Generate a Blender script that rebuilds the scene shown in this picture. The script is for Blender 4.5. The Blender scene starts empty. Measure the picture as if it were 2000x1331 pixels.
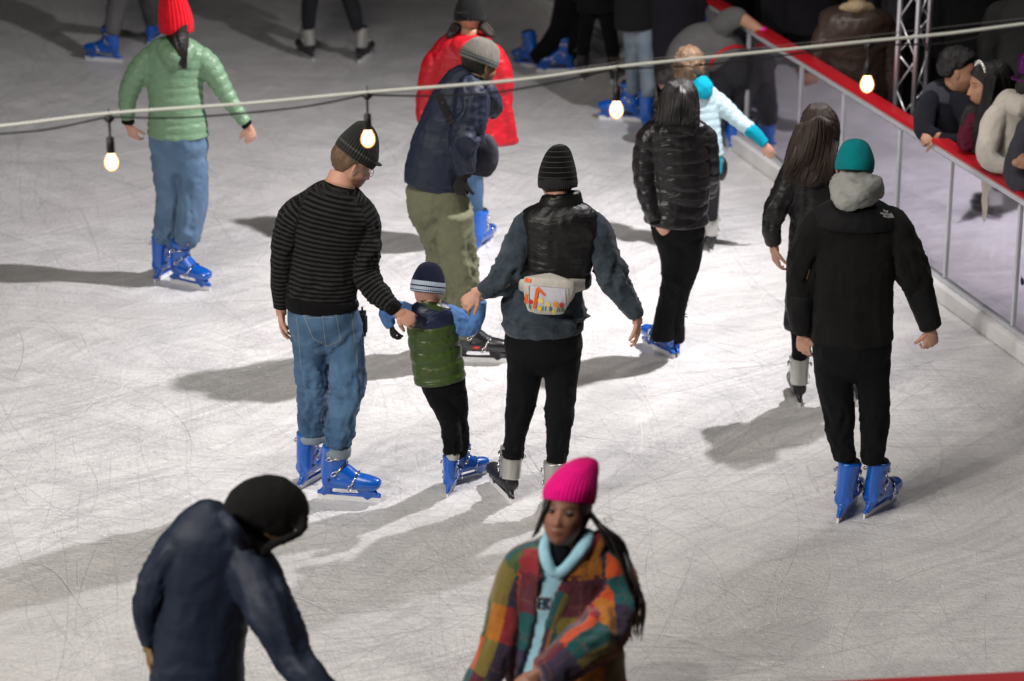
import bpy, bmesh, math, random
import numpy as np
from mathutils import Vector, Matrix
from mathutils.bvhtree import BVHTree
random.seed(7); RNG = np.random.default_rng(7)
scn = bpy.context.scene
COL = scn.collection
R = math.radians
# ------------------------------------------------------------------ camera model (metres)
TH = R(21.0); FPX = 5360.0; CH = 5.52
cT, sT = math.cos(TH), math.sin(TH)
def at(x, y, Y):
    """point seen at photo pixel (x, y) standing at distance Y"""
    u = (x-1000)/FPX; v = (y-665.5)/FPX
    d = (u, cT - v*sT, -sT - v*cT); t = Y/d[1]
    return Vector((d[0]*t, Y, CH + d[2]*t))
def depth(p): return p[1]*cT + (CH-p[2])*sT
def ground(x, y, z=0.0):
    u = (x-1000)/FPX; v = (y-665.5)/FPX
    d = (u, cT - v*sT, -sT - v*cT); t = (CH-z)/-d[2]
    return Vector((d[0]*t, d[1]*t, z))
def link(name, me, mats=None, parent=None, loc=None):
    o = bpy.data.objects.new(name, me); COL.objects.link(o)
    if me is not None and mats is not None:
        me.materials.clear()
        for m in (mats if isinstance(mats, (list, tuple)) else [mats]): me.materials.append(m)
    if parent: o.parent = parent
    if loc is not None: o.location = loc
    return o
def tag(o, label=None, cat=None, group=None, kind=None):
    if label: o['label'] = label
    if cat: o['category'] = cat
    if group: o['group'] = group
    if kind: o['kind'] = kind
    return o
def empty(name, loc, label=None, cat=None, group=None):
    o = bpy.data.objects.new(name, None); COL.objects.link(o); o.location = loc
    o.empty_display_size = .1
    return tag(o, label, cat, group)
def mesh(verts, faces, smooth=True):
    me = bpy.data.meshes.new('m'); me.from_pydata([tuple(v) for v in verts], [], [tuple(f) for f in faces]); me.update()
    if smooth: me.polygons.foreach_set('use_smooth', [True]*len(me.polygons))
    return me
class MB:
    """collects primitives into one mesh"""
    def __init__(s): s.v = []; s.f = []
    def add(s, v, f):
        n = len(s.v); s.v += [tuple(p) for p in v]; s.f += [tuple(i+n for i in q) for q in f]
    def box(s, c, d, M=None):
        v = []
        for i in (-1, 1):
            for j in (-1, 1):
                for k in (-1, 1):
                    p = Vector((c[0]+i*d[0]/2, c[1]+j*d[1]/2, c[2]+k*d[2]/2)); v.append(M @ p if M else p)
        s.add(v, [(0,1,3,2),(4,6,7,5),(0,4,5,1),(2,3,7,6),(0,2,6,4),(1,5,7,3)])
    def beam(s, a, b, w, h, up=Vector((0,0,1))):
        a = Vector(a); b = Vector(b); t = (b-a).normalized(); x = t.cross(up).normalized(); z = x.cross(t)
        v = [p + x*i*w/2 + z*k*h/2 for p in (a, b) for i in (-1,1) for k in (-1,1)]
        s.add(v, [(0,1,3,2),(4,6,7,5),(0,4,5,1),(2,3,7,6),(0,2,6,4),(1,5,7,3)])
    def tube(s, pts, r, n=8, caps=True):
        pts = [Vector(p) for p in pts]; rs = r if isinstance(r, (list, tuple)) else [r]*len(pts)
        base = len(s.v); prevx = None
        for i, p in enumerate(pts):
            t = (pts[min(i+1, len(pts)-1)] - pts[max(i-1, 0)])
            if t.length < 1e-9: t = Vector((0,0,1))
            t.normalize()
            x = t.orthogonal().normalized() if prevx is None else (prevx - t*prevx.dot(t)).normalized()
            prevx = x; y = t.cross(x)
            for k in range(n):
                a = 2*math.pi*k/n; s.v.append(tuple(p + (x*math.cos(a)+y*math.sin(a))*rs[i]))
        for i in range(len(pts)-1):
            for k in range(n):
                a = base+i*n+k; b = base+i*n+(k+1)%n; s.f.append((a, b, b+n, a+n))
        if caps:
            s.f.append(tuple(base+k for k in range(n-1, -1, -1))); e = base+(len(pts)-1)*n
            s.f.append(tuple(e+k for k in range(n)))
    def ball(s, c, r, n=10, m=7, M=None):
        v = []; f = []
        r = r if isinstance(r, (list, tuple)) else (r, r, r)
        for i in range(m+1):
            p = math.pi*i/m
            for k in range(n):
                a = 2*math.pi*k/n
                q = Vector((r[0]*math.sin(p)*math.cos(a), r[1]*math.sin(p)*math.sin(a), r[2]*math.cos(p)))
                if M: q = M @ q
                v.append(Vector(c)+q)
        for i in range(m):
            for k in range(n): f.append((i*n+k, i*n+(k+1)%n, (i+1)*n+(k+1)%n, (i+1)*n+k))
        s.add(v, f)
    def build(s, name, mat, parent=None, smooth=True, loc=None, bev=0):
        o = link(name, mesh(s.v, s.f, smooth), mat, parent, loc)
        if bev:
            b = o.modifiers.new('b', 'BEVEL'); b.width = bev; b.segments = 2
        return o
# ------------------------------------------------------------------ noise
def _h(ix, iy, iz, seed):
    n = (ix*374761393 + iy*668265263 + iz*2147483647 + seed*1274126177) & 0xffffffff
    n = ((n ^ (n >> 13))*1274126177) & 0xffffffff
    n = ((n ^ (n >> 16))*2246822519) & 0xffffffff
    return ((n ^ (n >> 15)) & 0xffff)/65535.0
def vnoise(p, seed=0):
    i = np.floor(p).astype(np.int64); f = p-i; f = f*f*(3-2*f); r = 0
    for a in (0,1):
        for b in (0,1):
            for c in (0,1):
                w = (f[:,0] if a else 1-f[:,0])*(f[:,1] if b else 1-f[:,1])*(f[:,2] if c else 1-f[:,2])
                r = r + w*_h(i[:,0]+a, i[:,1]+b, i[:,2]+c, seed)
    return r
def fold(p, seed):           # ridged folds, about -1..1
    w = np.stack([vnoise(p*.6+9, seed+1), vnoise(p*.6+31, seed+2), vnoise(p*.6+57, seed+3)], 1)
    n = vnoise(p + w*1.6, seed); n2 = vnoise(p*2.1 + w*2.2, seed+5)
    a = 1-np.abs(2*n-1)*2.0; b = 1-np.abs(2*n2-1)*2.0
    return a*.7 + b*.35
# ------------------------------------------------------------------ materials
MATS = {}
class NB:
    def __init__(s, name):
        s.m = bpy.data.materials.new(name); s.m.use_nodes = True; s.nt = s.m.node_tree; s.nt.nodes.clear()
        s.out = s.n('ShaderNodeOutputMaterial'); s.p = s.n('ShaderNodeBsdfPrincipled'); s.l(s.p.outputs[0], s.out.inputs[0])
    def n(s, t, **k):
        x = s.nt.nodes.new(t)
        for a, b in k.items():
            if a[0] == '_': x.inputs[a[1:].replace('_', ' ')].default_value = b
            else: setattr(x, a, b)
        return x
    def l(s, a, b): s.nt.links.new(a, b)
    def set(s, **k):
        for a, b in k.items():
            i = s.p.inputs[a.replace('_', ' ')]
            if hasattr(b, 'links'): s.l(b, i)
            else: i.default_value = b
    def math(s, op, a, b=0.0, clamp=False):
        x = s.n('ShaderNodeMath', operation=op, use_clamp=clamp)
        for i, q in enumerate((a, b)):
            if hasattr(q, 'links'): s.l(q, x.inputs[i])
            else: x.inputs[i].default_value = q
        return x.outputs[0]
    def attr(s, nm): return s.n('ShaderNodeAttribute', attribute_name=nm)
    def mix(s, f, a, b):
        x = s.n('ShaderNodeMix', data_type='RGBA')
        for q, i in ((f, 0), (a, 6), (b, 7)):
            if hasattr(q, 'links'): s.l(q, x.inputs[i])
            else: x.inputs[i].default_value = q if i == 0 else (*q[:3], 1)
        return x.outputs[2]
    def noise(s, scale, det=2, vec=None, dist=0):
        x = s.n('ShaderNodeTexNoise'); x.inputs['Scale'].default_value = scale; x.inputs['Detail'].default_value = det
        x.inputs['Distortion'].default_value = dist
        if vec is not None: s.l(vec, x.inputs['Vector'])
        return x.outputs[0]
    def obj(s): return s.n('ShaderNodeTexCoord').outputs['Object']
    def ramp(s, f, stops, interp='LINEAR'):
        x = s.n('ShaderNodeValToRGB'); x.color_ramp.interpolation = interp
        e = x.color_ramp.elements
        while len(e) > 1: e.remove(e[-1])
        for i, (p, c) in enumerate(stops):
            q = e[0] if i == 0 else e.new(p)
            q.position = p; q.color = (*c[:3], 1) if not isinstance(c, float) else (c, c, c, 1)
        s.l(f, x.inputs[0]); return x.outputs[0]
    def vmul(s, v, k):
        x = s.n('ShaderNodeVectorMath', operation='MULTIPLY'); s.l(v, x.inputs[0]); x.inputs[1].default_value = k; return x.outputs[0]
    def bump(s, h, st=.3, d=.01):
        x = s.n('ShaderNodeBump'); x.inputs['Strength'].default_value = st; x.inputs['Distance'].default_value = d
        s.l(h, x.inputs['Height']); s.l(x.outputs[0], s.p.inputs['Normal']); return x
def g(c, k): return tuple(min(1, v*k) for v in c[:3])
def cloth(name, c, rough=.9, var=.25, weave=900, bump=.25, sheen=.03, mott=6, c2=None):
    """woven / knitted fabric with slight uneven colour and wear"""
    if name in MATS: return MATS[name]
    b = NB(name); o = b.obj()
    n1 = b.noise(mott, 4, o); n2 = b.noise(60, 3, o)
    f = b.math('ADD', b.math('MULTIPLY', n1, .7), b.math('MULTIPLY', n2, .3))
    f = b.ramp(f, [(.3, 0.0), (.7, 1.0)])
    b.set(Base_Color=b.mix(f, g(c, 1-var), c2 or g(c, 1+var)), Roughness=rough, Sheen_Weight=sheen, Sheen_Roughness=.5, Specular_IOR_Level=.15)
    h = b.math('ADD', b.math('MULTIPLY', b.noise(weave, 1, o), .25), b.math('ADD', b.math('MULTIPLY', b.noise(130, 3, o), .25), b.noise(24, 5, o, .6)))
    b.bump(h, min(1, bump+.3), .010)
    MATS[name] = b.m; return b.m
def nylon(name, c, rough=.42, var=.15, bump=.5):
    if name in MATS: return MATS[name]
    b = NB(name); o = b.obj()
    n1 = b.noise(9, 4, o)
    b.set(Base_Color=b.mix(n1, g(c, 1-var), g(c, 1+var)), Roughness=rough, Specular_IOR_Level=.45, Sheen_Weight=0.0)
    v = b.vmul(o, (1, 1, 2.2))
    h = b.math('ADD', b.noise(11, 3, v, .9), b.math('MULTIPLY', b.noise(300, 2, o), .04))
    b.bump(h, bump, .018)
    MATS[name] = b.m; return b.m
def denim(name, c, fade=(.25,.38,.55)):
    if name in MATS: return MATS[name]
    b = NB(name); o = b.obj()
    w = b.noise(500, 1, b.vmul(o, (1, 1, .15))); n1 = b.noise(7, 4, o)
    fd = b.ramp(b.math('ADD', b.math('MULTIPLY', n1, .75), b.math('MULTIPLY', w, .3)), [(.38, 0.0), (.68, 1.0)])
    att = b.attr('fade').outputs['Fac']
    fd = b.math('ADD', b.math('MULTIPLY', fd, .5), b.math('MULTIPLY', att, .45), True)
    b.set(Base_Color=b.mix(fd, c, fade), Roughness=.85, Sheen_Weight=.1, Specular_IOR_Level=.3)
    b.bump(b.math('ADD', w, b.noise(40, 4, o)), .35, .006)
    MATS[name] = b.m; return b.m
def plain(name, c, rough=.5, metal=0.0, bump=0, bs=60, coat=0.0, spec=.5, var=.08, **k):
    if name in MATS: return MATS[name]
    b = NB(name); o = b.obj(); n1 = b.noise(12, 4, o)
    b.set(Base_Color=b.mix(n1, g(c, 1-var), g(c, 1+var)), Metallic=metal, Coat_Weight=coat, Specular_IOR_Level=spec)
    b.set(Roughness=b.math('ADD', b.math('MULTIPLY', b.noise(25, 4, o), .25), rough-.12, True))
    for a, v in k.items(): b.set(**{a: v})
    if bump: b.bump(b.noise(bs, 4, o), bump, .004)
    MATS[name] = b.m; return b.m
def stripes(name, ca, cb, per, duty=.5, rib=0):
    if name in MATS: return MATS[name]
    b = NB(name); o = b.obj(); s = b.attr('s').outputs['Fac']
    wob = b.math('MULTIPLY', b.noise(5, 3, o), .008)
    x = b.math('FRACT', b.math('DIVIDE', b.math('ADD', s, wob), per))
    tri = b.math('ABSOLUTE', b.math('SUBTRACT', x, .5))
    f = b.ramp(tri, [(duty*.5-.03, 0.0), (duty*.5+.03, 1.0)])
    n = b.noise(8, 4, o)
    b.set(Base_Color=b.mix(f, b.mix(n, g(ca,.75), g(ca,1.25)), b.mix(n, g(cb,.8), g(cb,1.2))), Roughness=.92, Sheen_Weight=.03, Specular_IOR_Level=.12)
    b.bump(b.math('ADD', b.noise(800, 1, o), b.math('MULTIPLY', b.noise(60, 3, o), .9)), .35, .004)
    MATS[name] = b.m; return b.m
def knit(name, c, ribs=60, c2=None, band=None, per=None, st=.6, rough=.95):
    """ribbed knit; ribs run along the hat; optional stripes across"""
    if name in MATS: return MATS[name]
    b = NB(name); o = b.obj(); a = b.attr('ang').outputs['Fac']; s = b.attr('s').outputs['Fac']
    n = b.noise(30, 3, o); colr = b.mix(n, g(c,.75), g(c,1.25))
    if band:
        f = None
        for lo, hi, cc in band:
            m = b.math('MULTIPLY', b.math('GREATER_THAN', s, lo), b.math('LESS_THAN', s, hi)); colr = b.mix(m, colr, cc)
    if per:
        x = b.math('FRACT', b.math('DIVIDE', s, per)); m = b.math('LESS_THAN', x, .14); colr = b.mix(m, colr, c2)
    b.set(Base_Color=colr, Roughness=rough, Sheen_Weight=.06, Specular_IOR_Level=.1)
    h = b.math('SINE', b.math('MULTIPLY', a, float(ribs)))
    h = b.math('ADD', b.math('MULTIPLY', h, .6), b.math('ADD', b.math('MULTIPLY', b.math('SINE', b.math('MULTIPLY', s, 1200.0)), .25), b.noise(200, 2, o)))
    b.bump(h, st, .004)
    MATS[name] = b.m; return b.m
def skinmat(name, c):
    if name in MATS: return MATS[name]
    b = NB(name); o = b.obj(); n = b.noise(35, 4, o)
    col = b.attr('Col').outputs['Color']
    base = b.mix(n, g(c,.88), g(c,1.1))
    x = b.n('ShaderNodeMix', data_type='RGBA', blend_type='MULTIPLY'); x.inputs[0].default_value = 1
    b.l(base, x.inputs[6]); b.l(col, x.inputs[7])
    b.set(Base_Color=x.outputs[2], Roughness=.52, Subsurface_Weight=.08, Subsurface_Scale=.02, Specular_IOR_Level=.4)
    b.p.inputs['Subsurface Radius'].default_value = (1, .3, .15)
    b.bump(b.noise(180, 3, o), .15, .003)
    MATS[name] = b.m; return b.m
def hairmat(name, c, c2=None, rough=.42):
    if name in MATS: return MATS[name]
    b = NB(name); a = b.attr('ang').outputs['Fac']; s = b.attr('s').outputs['Fac']
    cx = b.n('ShaderNodeCombineXYZ')
    b.l(b.math('MULTIPLY', a, 14.0), cx.inputs[0]); b.l(b.math('MULTIPLY', s, 4.0), cx.inputs[1])
    n = b.noise(3.5, 6, cx.outputs[0], .4)
    f = b.ramp(n, [(.42, 0.0), (.72, 1.0)])
    b.set(Base_Color=b.mix(f, c, c2 or g(c, 2.2)), Roughness=rough, Specular_IOR_Level=.5)
    b.bump(n, .6, .008)
    MATS[name] = b.m; return b.m
# ------------------------------------------------------------------ lofted limbs and garments
def catmull(P, step=.02):
    P = [np.array(p, float) for p in P]
    if len(P) == 2: P = [P[0], (P[0]+P[1])/2, P[1]]
    Q = [2*P[0]-P[1]] + P + [2*P[-1]-P[-2]]; out = []
    for i in range(1, len(Q)-2):
        a, b, c, d = Q[i-1:i+3]; n = max(2, int(np.linalg.norm(c[:3]-b[:3])/step))
        for k in range(n):
            t = k/n; out.append(.5*((2*b)+(c-a)*t+(2*a-5*b+4*c-d)*t*t+(3*b-a-3*c+d)*t**3))
    out.append(P[-1]); return np.array(out)
class Tube:
    """world-space tube: rows of x, y, z, r, ratio"""
    def __init__(s, rows, n=20, back=Vector((0,1,0)), sq=0.0):
        C = catmull(rows); s.c = C[:, :3]; s.r = np.maximum(C[:, 3], .004); s.q = C[:, 4]
        T = np.gradient(s.c, axis=0); T /= np.linalg.norm(T, axis=1)[:, None]+1e-9
        bk = np.array(back, float)
        A = np.cross(T, bk[None]); nl = np.linalg.norm(A, axis=1)[:, None]; A = np.where(nl > .2, A, np.array([[1., 0, 0]]))
        A /= np.linalg.norm(A, axis=1)[:, None]+1e-9; B = np.cross(A, T)
        s.A, s.B, s.T = A, B, T
        L = np.r_[0, np.cumsum(np.linalg.norm(np.diff(s.c, axis=0), axis=1))]; s.s = L; s.len = L[-1]
        th = np.linspace(0, 2*np.pi, n, endpoint=False); co, si = np.cos(th), np.sin(th)
        if sq: k = 1/(np.abs(co)**(2+sq*2)+np.abs(si)**(2+sq*2))**(1/(2+sq*2)); co, si = co*k, si*k
        V = s.c[:, None]+A[:, None]*(co[None, :, None]*s.r[:, None, None])+B[:, None]*(si[None, :, None]*(s.r*s.q)[:, None, None])
        m = len(C); V = V.reshape(-1, 3); F = []
        for i in range(m-1):
            for k in range(n): F.append((i*n+k, i*n+(k+1) % n, (i+1)*n+(k+1) % n, (i+1)*n+k))
        V = np.vstack([V, s.c[0]-T[0]*s.r[0]*.25, s.c[-1]+T[-1]*s.r[-1]*.12]); a, b = m*n, m*n+1
        for k in range(n): F.append((a, (k+1) % n, k)); F.append((b, (m-1)*n+k, (m-1)*n+(k+1) % n))
        s.V, s.F = V, F
def remesh(V, F, vox, smooth=4, sf=.5):
    me = bpy.data.meshes.new('t'); me.from_pydata(V.tolist() if hasattr(V, 'tolist') else V, [], F); me.update()
    bm = bmesh.new(); bm.from_mesh(me); bmesh.ops.recalc_face_normals(bm, faces=bm.faces); bm.to_mesh(me); bm.free()
    o = bpy.data.objects.new('t', me); COL.objects.link(o)
    m = o.modifiers.new('r', 'REMESH'); m.mode = 'VOXEL'; m.voxel_size = vox
    if smooth:
        q = o.modifiers.new('s', 'SMOOTH'); q.factor = sf; q.iterations = smooth
    dg = bpy.context.evaluated_depsgraph_get(); dg.update()
    r = bpy.data.meshes.new_from_object(o.evaluated_get(dg))
    bpy.data.objects.remove(o); bpy.data.meshes.remove(me)
    return r
def coords(me):
    a = np.empty(len(me.vertices)*3, np.float32); me.vertices.foreach_get('co', a); return a.reshape(-1, 3).astype(float)
def normals(me):
    a = np.empty(len(me.vertices)*3, np.float32); me.vertices.foreach_get('normal', a); return a.reshape(-1, 3).astype(float)
def setco(me, v): me.vertices.foreach_set('co', v.astype(np.float32).ravel()); me.update()
def setattr_f(me, nm, a):
    x = me.attributes.new(nm, 'FLOAT', 'POINT'); x.data.foreach_set('value', a.astype(np.float32))
def setcol(me, a, nm='Col'):
    x = me.attributes.new(nm, 'FLOAT_COLOR', 'POINT'); c = np.ones((len(me.vertices), 4), np.float32); c[:, :3] = a
    x.data.foreach_set('color', c.ravel())
def params(V, tubes):
    best = np.full(len(V), 1e9); S = np.zeros(len(V)); E = np.zeros(len(V)); AN = np.zeros(len(V)); TI = np.zeros(len(V))
    for ti, t in enumerate(tubes):
        for a in range(0, len(V), 20000):
            v = V[a:a+20000]
            d2 = ((v[:, None]-t.c[None])**2).sum(2); j = d2.argmin(1)
            d = v-t.c[j]; ax = (d*t.A[j]).sum(1); bx = (d*t.B[j]).sum(1)/np.maximum(t.q[j], .2); al = (d*t.T[j]).sum(1)
            nd = np.sqrt(ax**2+bx**2+(al*1.0)**2)/t.r[j]
            m = nd < best[a:a+20000]; idx = np.where(m)[0]+a
            best[idx] = nd[m]; S[idx] = t.s[j][m]+np.clip(al[m], -.02, .02); E[idx] = t.len-S[idx]; AN[idx] = np.arctan2(bx[m], ax[m]); TI[idx] = ti
    return S, E, AN, TI
GEO = 0
def garment(name, mat, tubes, parent, base, vox=.011, smooth=4, amp=.004, fs=9, fa=1.6, seed=1, puff=None, joints=(), cut=None, hair=None, solid=None, fade=0, post=None):
    """one continuous cloth surface grown round the limbs, with folds (and quilting) modelled in"""
    V = []; F = []
    for t in tubes:
        n = len(V) and sum(len(x) for x in V)
        V.append(t.V); F += [tuple(i+n for i in f) for f in t.F]
    me = remesh(np.vstack(V), F, vox, smooth)
    v = coords(me); S, E, AN, TI = params(v, tubes); N = normals(me)
    d = np.zeros(len(v))
    P = np.stack([S*fs + TI*7.3, np.cos(AN)*fa+TI*3.1, np.sin(AN)*fa+seed*1.7], 1)
    w = np.full(len(v), .45)
    for ti, sj, wd, k in joints:             # heavier folds round a joint
        w += np.where(TI == ti, k*np.exp(-((S-sj)/wd)**2), 0)
    if amp: d += 1.3*amp*w*fold(P, seed) + amp*.7*fold(v*13+seed, seed+20)*.5 + amp*.9*(vnoise(v*6, seed+21)-.5)
    if amp:
        P2 = np.stack([S*fs*2.0 + np.cos(AN+TI)*1.1, np.cos(AN)*1.1+TI, np.sin(AN)*1.1+seed], 1); cz = vnoise(P2+.5*np.stack([vnoise(P2*1.3, seed+40)]*3, 1), seed+30); d += amp*.55*w*(np.clip(1-np.abs(2*cz-1)*3.2, 0, 1)**1.5-.25)
    if puff:
        per, dep = puff
        bias = .35*per*(vnoise(np.stack([np.cos(AN)*1.5, np.sin(AN)*1.5, S*2+TI*5], 1), seed+8)-.5)
        x = np.abs(np.sin(np.pi*(S+bias)/per)); q = x**.38
        cr = fold(np.stack([np.cos(AN)*5+S*9, np.sin(AN)*5, S*22+TI], 1), seed+4)
        d += dep*(q-.8) + dep*.28*cr*(1.2-q)
    if hair:
        fq, hamp = hair
        n1 = vnoise(np.stack([np.cos(AN)*fq, np.sin(AN)*fq, S*5+TI*3], 1), seed)
        n2 = vnoise(np.stack([np.cos(AN)*fq*2.7, np.sin(AN)*fq*2.7, S*7], 1), seed+3)
        d += hamp*((1-np.abs(2*n1-1))*1.2 + n2*.6-.8)
    v2 = v+N*d[:, None]; b = np.array(base); setco(me, v2-b)
    setattr_f(me, 's', S); setattr_f(me, 'ang', AN); setattr_f(me, 'e', E); setattr_f(me, 'tube', TI)
    if fade:
        fv = fade*np.clip(-N[:, 1], 0, 1)*np.where(TI > 0, np.exp(-((S-.25)/.18)**2), .4); fv += .25*np.clip(d/(amp+1e-6), -1, 1)
        setattr_f(me, 'fade', np.clip(fv, 0, 1))
    if cut is not None:
        k = cut(v2, S, E, AN, TI, N); bm = bmesh.new(); bm.from_mesh(me); bm.verts.ensure_lookup_table()
        bmesh.ops.delete(bm, geom=[bm.verts[i] for i in np.where(k)[0]], context='VERTS'); bm.to_mesh(me); bm.free()
    me.polygons.foreach_set('use_smooth', [True]*len(me.polygons))
    o = link(name, me, mat, parent)
    if solid:
        m = o.modifiers.new('s', 'SOLIDIFY'); m.thickness = solid; m.offset = -1
    return o
def loose(tubes):
    V = []; F = []
    for t in tubes:
        n = sum(len(x) for x in V); V.append(t.V); F += [tuple(i+n for i in f) for f in t.F]
    return np.vstack(V), F
# ------------------------------------------------------------------ heads, hands, hats, skates
def headshape(sc=1.0, beard=0, fem=0, nlon=88, nlat=64):
    V = []; 
    ph = np.linspace(.001, np.pi-.001, nlat); th = np.linspace(0, 2*np.pi, nlon, endpoint=False)
    PH, THh = np.meshgrid(ph, th, indexing='ij')
    D = np.stack([np.sin(PH)*np.cos(THh), np.sin(PH)*np.sin(THh), np.cos(PH)], 2).reshape(-1, 3)
    def ray(c, a):
        c = np.array(c); a = np.array(a); d = D/a; o = -c/a
        A = (d*d).sum(1); B = (d*o).sum(1); Cc = (o*o).sum()-1
        return (-B+np.sqrt(np.maximum(B*B-A*Cc, 0)))/A
    jw = .054 if fem else .059
    t1 = ray((0, -.014, .034), (.077, .097, .089)); t2 = ray((0, .030, -.048), (jw, .060, .072)); t3 = ray((0, .012, -.03), (.067, .07, .07))
    k = 60; t = np.log(np.exp(k*t1)+np.exp(k*t2)+np.exp(k*t3))/k - .004
    P = D*t[:, None]; x, y, z = P.T
    G = lambda cx, cz, sx, sz: np.exp(-((x-cx)/sx)**2-((z-cz)/sz)**2)
    w = np.clip((y-.02)/.03, 0, 1)
    zz = np.clip((.012-z)/.055, 0, 1); nose = np.where(z > -.046, (.003+.021*zz), 0)*np.exp(-(x/(.007+.007*zz))**2)*np.clip((z+.048)/.008, 0, 1)*np.clip((.03-z)/.02, 0, 1)
    dy = nose
    for sx in (-1, 1):
        dy = dy - .0115*G(sx*.031, .004, .018, .012) + .005*G(sx*.028, .024, .024, .008) + .004*G(sx*.043, -.03, .02, .018) + .0035*G(sx*.011, -.041, .006, .006)
    lip = 1.35 if fem else 1
    dy = dy + lip*(.006*G(0, -.063, .018, .0055)+.006*G(0, -.0745, .016, .006)) - .004*G(0, -.0688, .024, .0022) + .006*G(0, -.103, .02, .014) - .003*G(0, -.086, .02, .005)
    P[:, 1] += w*dy
    C = np.ones((len(P), 3))
    f = (w > .2)
    lipm = (np.clip(G(0, -.0685, .022, .011)*2-.5, 0, 1)*f)[:, None]; C = C*(1-lipm)+np.array([.85, .52, .5])*lipm
    for sx in (-1, 1):
        bm_ = (np.clip(G(sx*.031, .027, .02, .0045)*2.2-.5, 0, 1)*f*.8)[:, None]; C = C*(1-bm_)+np.array([.12, .1, .09])*bm_
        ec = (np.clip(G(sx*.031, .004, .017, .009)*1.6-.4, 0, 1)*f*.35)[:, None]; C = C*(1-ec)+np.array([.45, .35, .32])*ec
    if beard:
        bz = np.clip((-.03-z+y*.1)/.02, 0, 1)*np.clip((y+.01)/.02, 0, 1)*(1-np.clip(G(0, -.0685, .018, .008)*2, 0, 1)); b_ = (bz*beard)[:, None]; C = C*(1-b_)+np.array([.28, .2, .15])*b_
    F = []
    for i in range(nlat-1):
        for k2 in range(nlon): F.append((i*nlon+k2, i*nlon+(k2+1) % nlon, (i+1)*nlon+(k2+1) % nlon, (i+1)*nlon+k2))
    F.append(tuple(range(nlon-1, -1, -1))); F.append(tuple((nlat-1)*nlon+k2 for k2 in range(nlon)))
    return P*sc, F, C
def frame(yaw, pitch=0, roll=0):
    """local y = facing; yaw 0 faces right (+X), 90 faces away (+Y), 270 faces the camera"""
    return (Matrix.Rotation(R(yaw-90), 3, 'Z') @ Matrix.Rotation(R(pitch), 3, 'X') @ Matrix.Rotation(R(roll), 3, 'Y'))
def hand_geo(W, d, nrm, side=1, L=.185, curl=.35, spread=1.0):
    """W wrist, d towards fingers, nrm back of the hand; side +1/-1 chooses the thumb side; returns list of segments"""
    d = Vector(d).normalized(); nrm = Vector(nrm); nrm = (nrm-d*nrm.dot(d)).normalized(); x = d.cross(nrm)*side
    segs = []; k = L/.185
    palm = W+d*.05*k
    m = MB()
    Rm = Matrix((x, d, nrm)).transposed()
    m.ball(W+d*.048*k, (.037*k, .052*k, .0155*k), 16, 10, Rm); m.ball(W+d*.012*k, (.026*k, .03*k, .017*k), 14, 8, Rm)
    for i, (off, ln) in enumerate(((-.030, .068), (-.010, .078), (.010, .073), (.029, .056))):
        p = W+d*(.082-abs(i-1.3)*.004)*k+x*off*k; r = .0088*k; a = 0
        dirx = (d+x*off*1.2*spread).normalized(); pts = [p-d*.02*k, p]; rs = [r*1.05, r*1.05]
        for j, fr in enumerate((.42, .32, .26)):
            a += curl*(1.0+.25*j)*(1+.12*i)
            q = (dirx*math.cos(a)-nrm*math.sin(a)); p = p+q*ln*fr*k; pts.append(p); rs.append(r*(.95-.1*j))
        m.tube(pts, rs, 10)
        m.ball(pts[-1], rs[-1], 8, 6)
    p = W+d*.022*k-x*.024*k; a = .75; q = (d*math.cos(a)-x*math.sin(a)-nrm*.25).normalized()
    pts = [p, p+q*.032*k]; q2 = (d*math.cos(.35+curl*.3)-x*math.sin(.35)-nrm*(.3+curl*.7)).normalized(); pts += [pts[-1]+q2*.03*k]; pts += [pts[-1]+(q2-nrm*curl*.5).normalized()*.024*k]
    m.tube(pts, [.013*k, .0115*k, .0098*k, .0082*k], 10); m.ball(pts[-1], .0082*k, 8, 6)
    return np.array([tuple(v) for v in m.v]), m.f
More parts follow.
